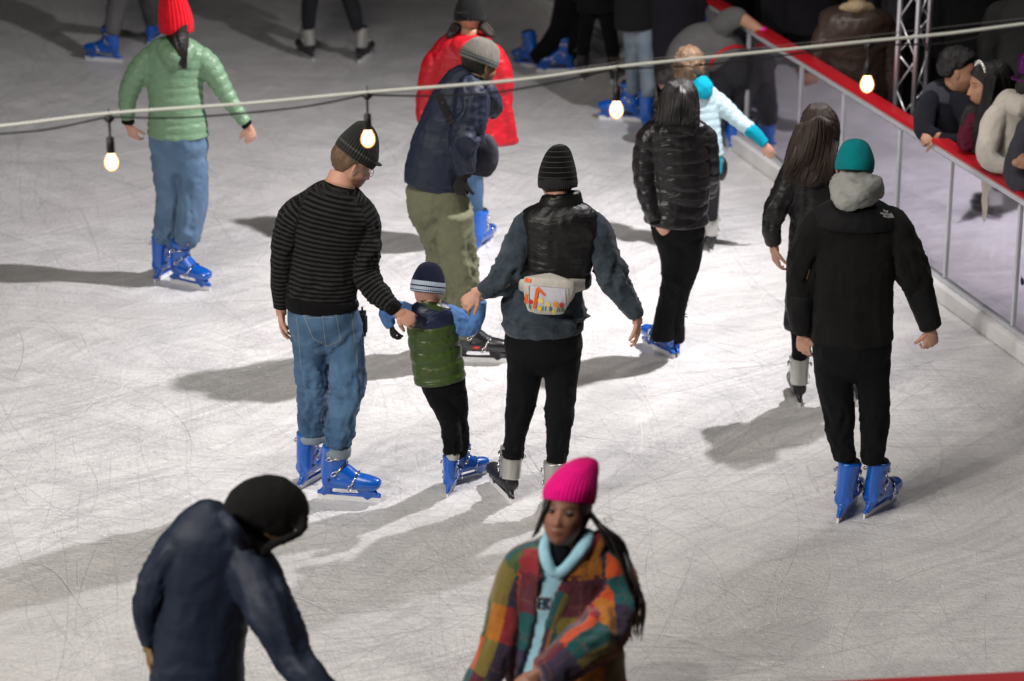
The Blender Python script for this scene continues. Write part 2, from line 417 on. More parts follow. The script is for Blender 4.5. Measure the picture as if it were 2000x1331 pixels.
class Person:
    def __init__(s, label, bx, by, skin='skin_light', Y=None, group=None, vox=.011, sd=1):
        s.b = ground(bx, by) if Y is None else Vector((at(bx, by, Y)[0], Y, 0)); s.Y = s.b.y
        s.root = empty('person', s.b, label, 'person', group); s.bodyV = []; s.bodyF = []; s.bodyC = []; s.n = 0
        s.skin = skin; s.vox = vox; s.sd = sd
    def fd(s, y): return ground(1000, y).y - s.Y
    def pt(s, x, y, dd=0): return at(x, y, s.Y+dd)
    def T(s, rows, n=20, sq=0.0, ratio=1.0):
        out = []
        for r in rows:
            x, y, dd, rad = r[:4]; q = r[4] if len(r) > 4 else ratio
            p = at(x, y, s.Y+dd); out.append((p.x, p.y, p.z, rad*depth(p)/FPX, q))
        return Tube(out, n, sq=sq)
    def torso(s, rows, **k):
        s.tc = rows[1][:3]; return s.T(rows, **k)
    def arm(s, rows, **k):
        x, y, dd, r = rows[0][:4]; tx, ty, td = s.tc
        rows = [(x+(tx-x)*.5, y+(ty-y)*.62+2, dd*.5+td*.5, r*.62), (x+(tx-x)*.12, y+(ty-y)*.12, dd, r*.86)]+[(x+(rows[1][0]-x)*.35, y+(rows[1][1]-y)*.35, dd+(rows[1][2]-dd)*.35, r*.98)]+list(rows[1:]); return s.T(rows, **k)
    def shrink(s, z0=.045, k=.88, back=None):
        i, n, hc, M, sz = s.headrec; V = s.bodyV[i]; L = (V-hc)@M/sz; w = np.clip((L[:,2]-z0)/.03, 0, 1)
        if back is not None: w = np.maximum(w, np.clip((back-L[:,1])/.02, 0, 1)*np.clip((L[:,2]+.10)/.03, 0, 1))
        s.bodyV[i] = hc+(L*(1-w[:, None]*(1-k)))@M.T*sz
    def leg(s, rows, fy, hipdd=0.0, ratio=1.0):
        f = s.fd(fy); n = len(rows); L = [0]
        for i in range(1, n): L.append(L[-1]+math.hypot(rows[i][0]-rows[i-1][0], rows[i][1]-rows[i-1][1]))
        return s.T([(r[0], r[1], hipdd+(f-hipdd)*L[i]/L[-1], r[2]*.93, ratio) for i, r in enumerate(rows)])
    def g(s, name, mat, tubes, **k):
        k.setdefault('vox', s.vox); k.setdefault('seed', s.sd); s.sd += 11
        o = garment(name, MATS[mat] if isinstance(mat, str) else mat, tubes, k.pop('parent', s.root), s.b, **k); return o
    def addbody(s, V, F, C=None):
        n = s.n; s.bodyV.append(np.asarray(V)); s.bodyF += [tuple(i+n for i in f) for f in F]
        s.bodyC.append(np.ones((len(V), 3)) if C is None else C); s.n += len(V)
    def inner(s, tubes, k=.8):
        for t in tubes:
            V = t.V.copy(); m = len(t.c); n = (len(V)-2)//m
            V[:m*n] = (t.c[:, None]+(V[:m*n].reshape(m, n, 3)-t.c[:, None])*k).reshape(-1, 3); s.addbody(V, t.F)
    def head(s, x, y, dd, yaw, pitch=0, roll=0, size=1.0, beard=0, fem=0, neck=None, eyes=False, ears=True):
        s.hc = s.pt(x, y, dd); s.hM = frame(yaw, pitch, roll); s.hs = size
        V, F, C = headshape(size, beard, fem); M = np.array(s.hM)
        s.addbody(V@M.T+np.array(s.hc), F, C); s.headrec = (len(s.bodyV)-1, len(V), np.array(s.hc), M, size)
        if ears:
            m = MB()
            for sx in (-1, 1): m.ball((sx*.074*size, -.004*size, -.004*size), (.009*size, .019*size, .031*size), 12, 10, Matrix.Rotation(sx*.35, 3, 'Z')); m.ball((sx*.079*size, -.012*size, .004*size), (.006*size, .012*size, .024*size), 10, 8, Matrix.Rotation(sx*.5, 3, 'Z'))
            V = np.array(m.v); s.addbody(V@M.T+np.array(s.hc), m.f)
        if neck is not None:
            nb = s.pt(*neck[:3]); a = s.hc+s.hM@Vector((0, -.02*size, -.05*size)); r = neck[3] if len(neck) > 3 else .057
            s.addbody(*(lambda t: (t.V, t.F))(Tube([(*nb, r*1.15*size, 1), (*((nb+a)/2), r*size, 1), (*a, r*.98*size, 1)])))
        if eyes:
            for sx in (-1, 1):
                m = MB(); m.ball(s.hc-s.b+s.hM@Vector((sx*.031*size, .0725*size, .003*size)), .0112*size, 16, 12); o = m.build('eye', plain('eyewhite', (.30,.28,.26), .25), s.root)
                m = MB(); m.ball(s.hc-s.b+s.hM@Vector((sx*.0305*size, .0815*size, .003*size)), .0086*size, 12, 8); m.build('iris', plain('iris', (.012,.008,.006), .15), o)
    def hl(s, v): return s.hc+s.hM@(Vector(v)*s.hs)
    def hand(s, W, d, nrm, side=1, L=.185, curl=.35, arm=None, mat=None, spread=1.0):
        W = s.pt(*W) if not isinstance(W, Vector) else W
        V, F = hand_geo(W, d, nrm, side, L, curl, spread)
        if arm is not None:
            a = s.pt(*arm); t = Tube([(*a, .03*L/.185, 1), (*(W-Vector(d).normalized()*.01), .0255*L/.185, .8), (*(W+Vector(d).normalized()*.03*L/.185), .026*L/.185, .65)])
            n = len(V); V = np.vstack([V, t.V]); F = F+[tuple(i+n for i in f) for f in t.F]
        me = remesh(V, F, .0042 if L > .15 else .0036, 2); v = coords(me)
        if mat:
            setco(me, v-np.array(s.b)); me.polygons.foreach_set('use_smooth', [True]*len(me.polygons)); return link('glove', me, MATS[mat] if isinstance(mat, str) else mat, s.root)
        s.addbody(v, [tuple(p.vertices) for p in me.polygons])
    def beanie(s, mat, rim=.02, h=.13, tilt=-14, k=1.0, slouch=(0, 0, 0), cuff=.05, cuffmat=None, pw=2.4, name='beanie', peak=1.0, roll=0, cufft=.006, rx=.087, ry=.108):
        s.shrink(max(rim+.02, .03), .86)
        M = np.array(s.hM @ Matrix.Rotation(R(tilt), 3, 'X') @ Matrix.Rotation(R(roll), 3, 'Y')); n = 96; m = 44
        V = []; S = []; A = []
        for i in range(m):
            t = i/(m-1); rr = (1-t**pw)**(1/2.2) if t < 1 else 0; rr = max(rr, .015)
            rr = rr*(1+.035*math.sin(t*7))*(1 - .04*(1-t))
            for j in range(n):
                a = 2*math.pi*j/n; wob = 1+.018*math.sin(3*a+t*4+s.sd)+.012*math.sin(7*a-t*9)*t
                V.append(((rx*math.cos(a)*rr*wob+slouch[0]*t*t), (-.014+ry*math.sin(a)*rr*wob+slouch[1]*t*t), rim+h*t+slouch[2]*t*t)); S.append(t*h+.001); A.append(a)
        F = [(i*n+j, i*n+(j+1) % n, (i+1)*n+(j+1) % n, (i+1)*n+j) for i in range(m-1) for j in range(n)]
        V = np.array(V)*s.hs*k
        def put(V, F, S, A, nm, mt, par):
            W = V@M.T+np.array(s.hc-s.b); me = mesh(W, F); setattr_f(me, 's', np.array(S)); setattr_f(me, 'ang', np.array(A)); return link(nm, me, MATS[mt] if isinstance(mt, str) else mt, par)
        o = put(V, F, S, A, name, mat, s.root); md = o.modifiers.new('s', 'SOLIDIFY'); md.thickness = .004; md.offset = 1
        if cuff:
            V = []; S = []; A = []; prof = [(0, 1.0), (.0, 1+cufft*10), (.25, 1+cufft*14), (.75, 1+cufft*13), (1.0, 1+cufft*8), (1.0, .99)]
            for z, rr in prof:
                for j in range(n):
                    a = 2*math.pi*j/n; V.append((rx*math.cos(a)*rr*.975, -.014+ry*math.sin(a)*rr*.975, rim-.004+cuff*z)); S.append(z*cuff); A.append(a)
            F = [(i*n+j, i*n+(j+1) % n, (i+1)*n+(j+1) % n, (i+1)*n+j) for i in range(len(prof)-1) for j in range(n)]
            put(np.array(V)*s.hs*k, F, S, A, 'hat_cuff', cuffmat or mat, o)
        return o
    def hairspline(s, hl=((-.12, -.07), (-.03, -.06), (.0, -.01), (.035, .035), (.09, .07)), mat='hair_black', k=1.07, amp=.006, seed=3, sc=30, name='hair'):
        V, F, C = headshape(1.0, nlon=110, nlat=80); x, y, z = V.T
        lim = np.interp(y, [a for a, b in hl], [b for a, b in hl]); keep = z > lim
        N = V/np.linalg.norm(V, axis=1)[:, None]
        edge = np.clip((z-lim)/.02, 0, 1)
        d = amp*(fold(V*sc, seed)*.8+.3)*edge
        W = V*(1+(k-1)*edge[:, None])+N*d[:, None]
        F = [f for f in F if all(keep[i] for i in f)]
        M = np.array(s.hM); W = (W*s.hs)@M.T+np.array(s.hc-s.b); me = mesh(W, F)
        setattr_f(me, 's', np.arctan2(z, np.hypot(x, y))*.1); setattr_f(me, 'ang', np.arctan2(y, x)); return link(name, me, MATS[mat], s.root)
    def strands(s, paths, mat, r=.0025, name='hair_strands', parent=None, taper=True, n=5):
        """loose locks: list of world polylines"""
        m = MB(); S = []; A = []
        for i, p in enumerate(paths):
            c = catmull([(*q, 0, 0) for q in p], .03)[:, :3]; L = len(c)
            rr = [r*(1-.75*(j/(L-1))**2 if taper else 1)*(.7+.6*random.random()*0+.3) for j in range(L)]
            k0 = len(m.v); m.tube([Vector(q)-s.b for q in c], rr, n); S += list(np.repeat(np.linspace(0, .5, L), n)); A += [i*1.7]*(len(m.v)-k0)
        me = mesh(m.v, m.f); S = np.array(S); setattr_f(me, 's', S); setattr_f(me, 'ang', np.array(A)); return link(name, me, MATS[mat] if isinstance(mat, str) else mat, parent or s.root)
    def skate(s, kind, x, y, yaw, sc=1.0, pitch=0, roll=0, lift=0.0):
        p = ground(x, y); M = (Matrix.Translation(p-s.b+Vector((0, 0, lift))) @ Matrix.Rotation(R(yaw), 4, 'Z') @ Matrix.Rotation(R(-pitch), 4, 'Y') @ Matrix.Rotation(R(roll), 4, 'X') @ Matrix.Scale(sc, 4))
        root = None
        for nm, me, par in SK[kind]:
            o = bpy.data.objects.new(nm, me); COL.objects.link(o)
            if par is None: o.parent = s.root; o.matrix_local = M; root = o
            else: o.parent = root
        return root
    def done(s):
        V = np.vstack(s.bodyV)-np.array(s.b); me = mesh(V, s.bodyF); setcol(me, np.vstack(s.bodyC)); link('body', me, MATS[s.skin], s.root)
    def img(s, o, poly=None): pass
def bvh_of(o, base):
    me = o.data; return BVHTree.FromPolygons([Vector(v.co)+base for v in me.vertices], [tuple(p.vertices) for p in me.polygons])
def decal(name, shapes, target, base, mat, parent, off=.002, th=.0):
    """flat artwork (lists of image-plane outlines) laid on a garment's surface"""
    T = bvh_of(target, base); cam = Vector((0, 0, CH)); bm = bmesh.new()
    for poly in shapes:
        vs = []
        for x, y in poly:
            d = (at(x, y, 10)-cam).normalized(); h, nn, i, dist = T.ray_cast(cam, d)
            if h is None: vs = None; break
            if nn.dot(d) > 0: nn = -nn
            vs.append(bm.verts.new(h+nn*off-base))
        if vs and len(vs) > 2:
            try: bm.faces.new(vs)
            except ValueError: pass
    me = bpy.data.meshes.new('d'); bm.to_mesh(me); bm.free(); return link(name, me, mat, parent)
def grid_poly(x0, y0, x1, y1, nx, ny):
    return [[(x0+(x1-x0)*i/nx, y0+(y1-y0)*j/ny), (x0+(x1-x0)*(i+1)/nx, y0+(y1-y0)*j/ny), (x0+(x1-x0)*(i+1)/nx, y0+(y1-y0)*(j+1)/ny), (x0+(x1-x0)*i/nx, y0+(y1-y0)*(j+1)/ny)] for i in range(nx) for j in range(ny)]
def line_poly(pts, w):
    out = []
    P = [Vector(p) for p in pts]; Q = []
    for a, b in zip(P[:-1], P[1:]):
        n = max(1, int((b-a).length/5)); Q += [a.lerp(b, k/n) for k in range(n)]
    Q.append(P[-1])
    for a, b in zip(Q[:-1], Q[1:]):
        t = (b-a).normalized(); nn = Vector((-t.y, t.x))*w/2; out.append([tuple(a+nn), tuple(b+nn), tuple(b-nn), tuple(a-nn)])
    return out
def text_polys(txt, x, y, size, rot=0, sx=1.0):
    """outline faces of a word in photo pixels; (x, y) baseline left"""
    cu = bpy.data.curves.new('t', 'FONT'); cu.body = txt; cu.size = size; cu.offset = size*.02; cu.resolution_u = 2
    o = bpy.data.objects.new('t', cu); COL.objects.link(o); dg = bpy.context.evaluated_depsgraph_get(); dg.update()
    me = bpy.data.meshes.new_from_object(o.evaluated_get(dg)); bpy.data.objects.remove(o); out = []
    c, s_ = math.cos(R(rot)), math.sin(R(rot))
    for p in me.polygons:
        q = []
        for i in p.vertices:
            v = me.vertices[i].co; a, b = v.x*sx, -v.y; q.append((x+a*c-b*s_, y+a*s_+b*c))
        out.append(q)
    bpy.data.meshes.remove(me); return out
# ---- skates: local x = toe, z = up, origin on the ice below the ankle
SK = {}
def local_tube(rows):  # x,y,z,r,ratio with explicit back vector
    return rows
def make_skates():
    def T(rows, back): return Tube(rows, 18, back=back)
    X = Vector((1, 0, 0)); Z = Vector((0, 0, 1))
    def boot(foot=True, cuff=True, cr=1.0):
        t = []
        if cuff: t += [T([(-.020, 0, .095, .045, 1.1), (-.012, 0, .15, .045*cr, 1.35), (-.004, 0, .20, .049*cr, 1.3), (.006, 0, .262, .055*cr, 1.2)], X)]
        if foot:
            t += [T([(-.058, 0, .092, .038, 1.0), (0, 0, .095, .045, 1.0), (.08, 0, .093, .050, .86), (.15, 0, .090, .048, .76), (.20, 0, .085, .036, .78), (.215, 0, .082, .02, .8)], Z),
                  T([(-.01, 0, .165, .042, 1), (.04, 0, .135, .044, 1.0), (.09, 0, .110, .042, .8), (.13, 0, .10, .036, .7)], Z), T([(-.02, 0, .072, .040, .5), (.19, 0, .070, .038, .45)], Z)]
        return t
    def rm(tubes, vox, sm=2):
        V, F = loose(tubes); me = remesh(V, F, vox, sm); me.polygons.foreach_set('use_smooth', [True]*len(me.polygons)); return me
    def holder(h=.066):
        return [T([(-.090, 0, .034, .011, .9), (.0, 0, .031, .009, .75), (.12, 0, .033, .010, .9), (.215, 0, .038, .012, 1.1)], Z),
                T([(-.07, 0, .03, .013, 1.4), (-.045, 0, .052, .02, 1.2), (-.035, 0, .078, .03, 1.1)], X),
                T([(.125, 0, .033, .012, 3.0), (.14, 0, .05, .018, 2.4), (.15, 0, .074, .03, 1.8)], X)]
    def blade():
        m = MB(); m.box((.060, 0, .013), (.300, .009, .026)); me = mesh(m.v, m.f, False); return me
    def setm(me, m): me.materials.clear(); me.materials.append(m); return me
    blue = plain('blue_shell', (.002, .10, .50), .24, coat=.5, bump=.12, bs=40, spec=.6); blade_m = plain('frosted_blade', (.8, .81, .82), .6)
    dark = plain('dark_plastic', (.018, .018, .02), .4); metal = plain('buckle_metal', (.72, .7, .66), .22, 1.0)
    silver = plain('silver_shell', (.50, .50, .47), .34, .55, bump=.1); liner = cloth('liner_felt', (.02, .02, .022))
    def buckles(mt, shell):
        out = []; T_ = BVHTree.FromPolygons([v.co.copy() for v in shell.vertices], [tuple(p.vertices) for p in shell.polygons])
        for (x, z, tx, tz) in ((-.004, .228, .3, .05), (.012, .158, .5, .55), (.085, .098, .25, .95)):
            ax = Vector((tz*-1, 0, tx)) if False else None
            c = Vector((x, 0, z)); fr = Vector((1-tz*.55, 0, tz)).normalized(); arc = []
            for a in np.linspace(-1.45, 1.45, 13):
                d = fr*math.cos(a)+Vector((0, 1, 0))*math.sin(a)
                h, n, i_, q = T_.ray_cast(c+d*.3, -d); arc.append((h if h is not None else c+d*.05)+d*.0025)
            m = MB(); m.tube(arc[1:-1], .0042, 6); out.append(('strap', setm(mesh(m.v, m.f), dark), 1))
            for e, e2, e3 in ((arc[-1], arc[-3], arc[-5]), (arc[0], arc[2], arc[4])):
                e = Vector(e); u = (Vector(e2)-e).normalized(); o_ = Vector((0, math.copysign(.004, e.y), 0)); w_ = u.cross(Vector((0, 1, 0))).normalized()*.0085
                m = MB(); L = e-u*.016; m.tube([L+o_+u*(.014*math.cos(q))+w_*math.sin(q) for q in np.linspace(0, 6.283, 13)], .003, 6, False)
                m.tube([e+o_, Vector(e2)+o_*.7, (Vector(e2)+Vector(e3))/2+o_*.4], .0052, 6); out.append(('buckle', setm(mesh(m.v, m.f), mt), 1))
        return out
    def rivets(mt, cr=1.0):
        out = []
        for c, r in (((-.022, .046, .118), (.008, .006, .008)), ((-.022, -.046, .118), (.008, .006, .008)), ((-.058, 0, .235), (.004, .005, .005))):
            m = MB(); m.ball(c, r, 10, 6); out.append(('rivet', setm(mesh(m.v, m.f), mt), 1))
        return out
    ln = setm(rm([T([(.0, 0, .20, .042, 1.1), (.012, 0, .285, .044, 1.1)], X)], .006), liner)
    hb = setm(rm(holder(), .0045, 2), blue); bl = setm(blade(), blade_m); bs = setm(rm(boot(), .005, 3), blue); bs.transform(Matrix.Translation((0, 0, .011)))
    SK['blue'] = [('ice_skate', bs, None), ('blade_holder', hb, 1), ('blade', bl, 1), ('liner', ln, 1)] + rivets(dark) + buckles(metal, bs)
    hk = setm(rm(holder()+boot(True, False), .005, 2), dark)
    sl = setm(rm([T([(-.020, 0, .112, .049, 1.3), (-.012, 0, .15, .050, 1.35), (-.004, 0, .20, .053, 1.3), (.006, 0, .268, .058, 1.2)], X)], .005, 3), silver)
    SK['silver'] = [('ice_skate', sl, None), ('blade_holder', hk, 1), ('blade', bl, 1), ('liner', ln, 1)] + rivets(dark) + buckles(metal, sl)[:6]
    bk = plain('black_shell', (.012, .012, .014), .3, coat=.3); red = plain('red_accent', (.5, .03, .02), .4)
    mb = MB(); mb.box((.04, -.049, .098), (.04, .006, .014)); bks = setm(rm(boot(), .005, 3), bk); bks.transform(Matrix.Translation((0, 0, .011)))
    SK['black'] = [('ice_skate', bks, None), ('blade_holder', setm(rm(holder(), .0045, 2), bk), 1), ('blade', bl, 1), ('liner', ln, 1), ('accent', setm(mesh(mb.v, mb.f), red), 1)] + buckles(metal, bks)
make_skates()
# ------------------------------------------------------------------ setting
def ice_mat():
    b = NB('rink_ice'); o = b.obj()
    def curves(scale, width, seed, dist=.6, rot=0.0, st=(1, 1, 1)):
        mp = b.n('ShaderNodeMapping'); b.l(o, mp.inputs[0]); mp.inputs['Location'].default_value = (seed, seed*.7, 0); mp.inputs['Rotation'].default_value = (0, 0, rot); mp.inputs['Scale'].default_value = st
        n = b.noise(scale, 0.6, mp.outputs[0], dist)
        d = b.math('ABSOLUTE', b.math('SUBTRACT', b.math('FRACT', b.math('MULTIPLY', n, 9.0)), .5))
        return b.ramp(d, [(0.0, 1.0), (width, 0.0)])
    broad = b.noise(.55, 4, o, .8); mid = b.noise(3.2, 5, o, .5); fine = b.noise(45, 5, o); gran = b.noise(190, 2, o)
    sw = b.noise(1.3, 4, b.vmul(o, (1.0, .35, 1)), 1.5)
    c1 = curves(.35, .010, 1.3, .25); c2 = curves(.5, .012, 7.7, .2, .8, (1, .5, 1)); c3 = curves(.8, .02, 13.1, .3, 2.0, (.6, 1, 1))
    msk = b.ramp(b.noise(1.7, 3, o, .3), [(.42, 0.0), (.60, 1.0)]); msk2 = b.ramp(b.noise(2.3, 3, b.vmul(o, (1, 1, 3)), .3), [(.38, 1.0), (.56, 0.0)])
    sc = b.math('MAXIMUM', b.math('MULTIPLY', c1, msk), b.math('MULTIPLY', c2, msk2)); sc = b.math('MAXIMUM', sc, b.math('MULTIPLY', b.math('MULTIPLY', c3, msk2), .6))
    sp = b.n('ShaderNodeSeparateXYZ'); b.l(o, sp.inputs[0])
    def polar(cx, cy, fr, ft, det=4):      # brushed arcs left by skaters turning round (cx, cy)
        dx = b.math('SUBTRACT', b.math('ADD', sp.outputs[0], b.math('MULTIPLY', b.noise(.5, 2, o), .8)), cx); dy = b.math('SUBTRACT', b.math('ADD', sp.outputs[1], b.math('MULTIPLY', b.noise(.6, 2, b.vmul(o, (1, 1, 2))), .8)), cy)
        r = b.math('SQRT', b.math('ADD', b.math('MULTIPLY', dx, dx), b.math('MULTIPLY', dy, dy))); t = b.math('ARCTAN2', dy, dx)
        cb = b.n('ShaderNodeCombineXYZ'); b.l(b.math('MULTIPLY', r, fr), cb.inputs[0]); b.l(b.math('MULTIPLY', t, ft), cb.inputs[1]); return b.noise(1.0, det, cb.outputs[0])
    p1 = polar(9, 3, 20, 7); p2 = polar(-7, 22, 24, 9); p3 = polar(4, 30, 30, 14); p4 = polar(-2, 2, 60, 40, 2); p5 = polar(12, 14, 75, 40, 2)
    m1 = b.ramp(b.noise(.9, 3, o, .4), [(.38, 0.0), (.62, 1.0)]); m2 = b.ramp(b.noise(1.1, 3, b.vmul(o, (1, 1, 4)), .4), [(.40, 0.0), (.6, 1.0)])
    stk = b.mix(m1, p1, p2); stk = b.mix(b.math('MULTIPLY', m2, .7), stk, p3); fst = b.mix(m1, p4, p5)
    mid = b.math('ADD', b.math('MULTIPLY', mid, .30), b.math('ADD', b.math('MULTIPLY', stk, .50), b.math('MULTIPLY', fst, .20)))
    snow = b.ramp(b.math('ADD', b.math('MULTIPLY', mid, .80), b.math('MULTIPLY', fine, .20)), [(.43, 0.0), (.58, 1.0)])
    base = b.mix(snow, (.56, .56, .56), (.80, .795, .79))
    base = b.mix(b.ramp(broad, [(.35, 0.0), (.65, .5)]), base, (.60, .585, .565))
    base = b.mix(b.ramp(sw, [(.55, 0.0), (.75, .45)]), base, (.50, .515, .52))
    base = b.mix(b.math('MULTIPLY', sc, .22), base, (.40, .415, .425))
    crumb = b.ramp(b.noise(75, 1, o), [(.70, 0.0), (.76, .8)])
    base = b.mix(crumb, base, (.85, .85, .86))
    b.set(Base_Color=base, Specular_IOR_Level=.5, Roughness=b.math('ADD', b.math('MULTIPLY', snow, .28), .42), Coat_Weight=.14, Coat_Roughness=.22)
    h = b.math('ADD', b.math('MULTIPLY', fine, .6), b.math('MULTIPLY', gran, .35)); h = b.math('ADD', h, b.math('MULTIPLY', crumb, .8)); h = b.math('SUBTRACT', h, b.math('MULTIPLY', sc, .35)); h = b.math('ADD', h, b.math('MULTIPLY', mid, 1.2))
    b.bump(h, .9, .009)
    return b.m
# barrier line (rink side foot of the kickboard)
NEARR = Vector((4.55, 8.62, 0)); BA = ground(2000, 715); 
dirb = (ground(1095, 49)-BA).normalized(); NB_ = Vector((-dirb.y, dirb.x, 0)); NB_ = NB_ if NB_.x > 0 else -NB_    # towards the spectators
def bl_at(px): # point of the line whose foot shows at photo column px
    lo, hi = -6.0, 30.0
    f = lambda t: (BA+dirb*t)
    def col(t): p = f(t); return 1000+FPX*p.x/depth(p)
    for _ in range(50):
        m = (lo+hi)/2
        if col(m) > px: lo = m
        else: hi = m
    return f((lo+hi)/2)
far1 = bl_at(1008); P_near = BA-dirb*5.6
q0 = BA-dirb*5.3+NB_*.03; q1 = far1+NB_*.03
m = MB(); m.add([(-16, 6.83, 0), (q0.x, q0.y, 0), (q1.x, q1.y, 0), (q1.x-2.2, q1.y+4.5, 0), (-16, 34, 0)], [(0, 1, 2, 3, 4)])
ice = m.build('ice', ice_mat()); tag(ice, kind='structure')
m = MB(); m.add([(-60, -12, -.012), (60, -12, -.012), (60, 80, -.012), (-60, 80, -.012)], [(0, 1, 2, 3)])
gr = m.build('ground', plain('dark_matting', (.012, .011, .011), .7, bump=.4, bs=30)); tag(gr, kind='structure')
def glass_mat():
    b = NB('barrier_glass'); o = b.obj()
    tr = b.n('ShaderNodeBsdfTransparent'); tr.inputs[0].default_value = (.80, .82, .84, 1)
    gl = b.n('ShaderNodeBsdfGlossy'); gl.inputs['Roughness'].default_value = .05; gl.inputs[0].default_value = (.62, .59, .69, 1)
    df = b.n('ShaderNodeBsdfDiffuse'); df.inputs[0].default_value = (.6, .6, .64, 1)
    fr = b.n('ShaderNodeFresnel'); fr.inputs['IOR'].default_value = 1.55
    smg = b.ramp(b.noise(2.5, 5, b.vmul(o, (1, 1, .35)), .6), [(.35, .015), (.7, .07)])
    m1 = b.n('ShaderNodeMixShader'); b.l(b.math('MULTIPLY', fr.outputs[0], .95, True), m1.inputs[0]); b.l(tr.outputs[0], m1.inputs[1]); b.l(gl.outputs[0], m1.inputs[2])
    m2 = b.n('ShaderNodeMixShader'); b.l(smg, m2.inputs[0]); b.l(m1.outputs[0], m2.inputs[1]); b.l(df.outputs[0], m2.inputs[2])
    bp = b.n('ShaderNodeBump'); bp.inputs['Strength'].default_value = .12; bp.inputs['Distance'].default_value = .02
    b.l(b.noise(1.6, 2, o), bp.inputs['Height']); b.l(bp.outputs[0], gl.inputs['Normal'])
    b.l(m2.outputs[0], b.out.inputs[0]); return b.m
glassm = glass_mat(); redm = plain('red_rail', (.42, .008, .014), .36, bump=.15, bs=8, coat=.2); kickm = plain('white_kickboard', (.80, .80, .79), .5, bump=.2, bs=20, var=.15)
alum = plain('aluminium_profile', (.62, .64, .68), .45, .35, bump=.1)
def barrier(label, pts, posts_at, H=.935, off=NB_):
    root = empty('rink_barrier', pts[0], label, 'rink barrier', 'see-through barriers round the ice'); b0 = pts[0]
    m = MB(); mr = MB(); ms = MB()
    for a, c in zip(pts[:-1], pts[1:]):
        a = a-b0; c = c-b0; n = Vector((-(c-a).y, (c-a).x, 0)).normalized(); n = n if n.dot(off) > 0 else -n
        m.beam(a+n*.045+Vector((0,0,.052)), c+n*.045+Vector((0,0,.052)), .09, .10)
        mr.beam(a+n*.055+Vector((0,0,H-.016)), c+n*.055+Vector((0,0,H-.016)), .105, .036)
        ms.beam(a+n*.055+Vector((0,0,H-.056)), c+n*.055+Vector((0,0,H-.056)), .045, .042)
        ms.beam(a+n*.06+Vector((0,0,.118)), c+n*.06+Vector((0,0,.118)), .04, .03)
    m.build('kickboard', kickm, root, False, bev=.008); mr.build('rail', redm, root, False, bev=.016); ms.build('frame', alum, root, False, bev=.004)
    for a, c in zip(posts_at[:-1], posts_at[1:]):
        A = a-b0; Cc = c-b0; t = (Cc-A).normalized(); n = Vector((-t.y, t.x, 0)); n = n if n.dot(off) > 0 else -n
        g_ = MB(); g_.beam(A+t*.022+n*.062+Vector((0,0,.49)), Cc-t*.022+n*.062+Vector((0,0,.49)), .008, .70); g_.build('glass_panel', glassm, root, False)
        p = MB(); p.beam(A+n*.062+Vector((0,0,.135)), A+n*.062+Vector((0,0,.845)), .034, .022, up=t); p.build('post', alum, root, False, bev=.003)
    return root
posts = [P_near+dirb*.01, bl_at(2120), bl_at(1957), bl_at(1826), bl_at(1729), bl_at(1622), bl_at(1541), bl_at(1440), bl_at(1350), bl_at(1265), bl_at(1185), bl_at(1110), far1-dirb*.02]
barrier('long clear barrier with red top rail running along the right side of the ice', [P_near, far1], posts)
near0 = Vector((-3.2, 8.16, 0)); near1 = Vector((4.5, 8.96, 0))
barrier('blurred red topped barrier at the bottom right corner nearest the viewer', [near0, near1], [near0+(near1-near0)*k/4 for k in range(5)], off=Vector((0, -1, 0)))
# lighting truss tower behind the barrier
def truss():
    x0, Y0 = 2.42, 16.05; H = 4.6; root = empty('truss_tower', (x0, Y0, 0), 'silver lattice truss tower standing behind the red rail', 'truss tower')
    w = .175; cs = [Vector((-w*.52, .04, 0)), Vector((.0, -.10, 0)), Vector((w*.52, .05, 0))]
    for c in cs:
        m = MB(); m.tube([c+Vector((0,0,.02)), c+Vector((0,0,H))], .017, 12); m.build('chord', alum_tr, root)
    m = MB(); n = 20
    for a, b_ in ((0,1),(1,2),(2,0)):
        for k in range(n):
            z0 = .1+k*(H-.2)/n; z1 = z0+(H-.2)/n; p, q = (cs[a], cs[b_]) if k % 2 == 0 else (cs[b_], cs[a]); m.tube([p+Vector((0,0,z0)), q+Vector((0,0,z1))], .0065, 6)
    m.build('lacing', alum_tr, root); m = MB(); m.box((0, 0, .012), (.5, .5, .02)); m.build('base_plate', alum_tr, root, False, bev=.004)
alum_tr = plain('bare_aluminium', (.62, .63, .66), .36, .75)
truss()
# ------------------------------------------------------------------ festoon lights
def yS(x): return 9.55+.5*x/2000
def pS(x, y): return at(x, y, yS(x))
WY = lambda x: float(np.interp(x, [-300, 0, 213, 480, 717, 1000, 1205, 1500, 1697, 1790, 2000, 2300], [275, 247, 222, 203, 181, 158, 131, 101, 81, 74, 47, 10]))
cab = MB(); r0 = pS(1000, 158)
pts = catmull([(*pS(x, WY(x)), 0, 0) for x in (-300, 0, 213, 480, 717, 1000, 1205, 1500, 1697, 1850, 2000, 2300)], .08)[:, :3]
cab.tube([Vector(p)-r0 for p in pts], .0064, 8)
o = cab.build('support_cable', plain('white_cable', (.62, .64, .58), .6), None, loc=r0); tag(o, 'white support cable stretched across the picture above the hanging bulbs', 'cable')
thin = MB(); thin.tube([pS(x, y)-r0 for x, y in ((900, 168), (1205, 122), (1500, 92), (2000, 36), (2300, 0))], .0012, 5)
tag(thin.build('guy_wire', plain('thin_wire', (.25, .25, .25), .4, .5), None, loc=r0), 'very thin grey wire running just above the white cable at right', 'wire')
root = empty('festoon_string', pS(717, 190), 'black string of hanging filament bulbs running under the white cable', 'string lights'); r1 = root.location.copy()
blk = plain('black_rubber', (.012, .012, .012), .55)
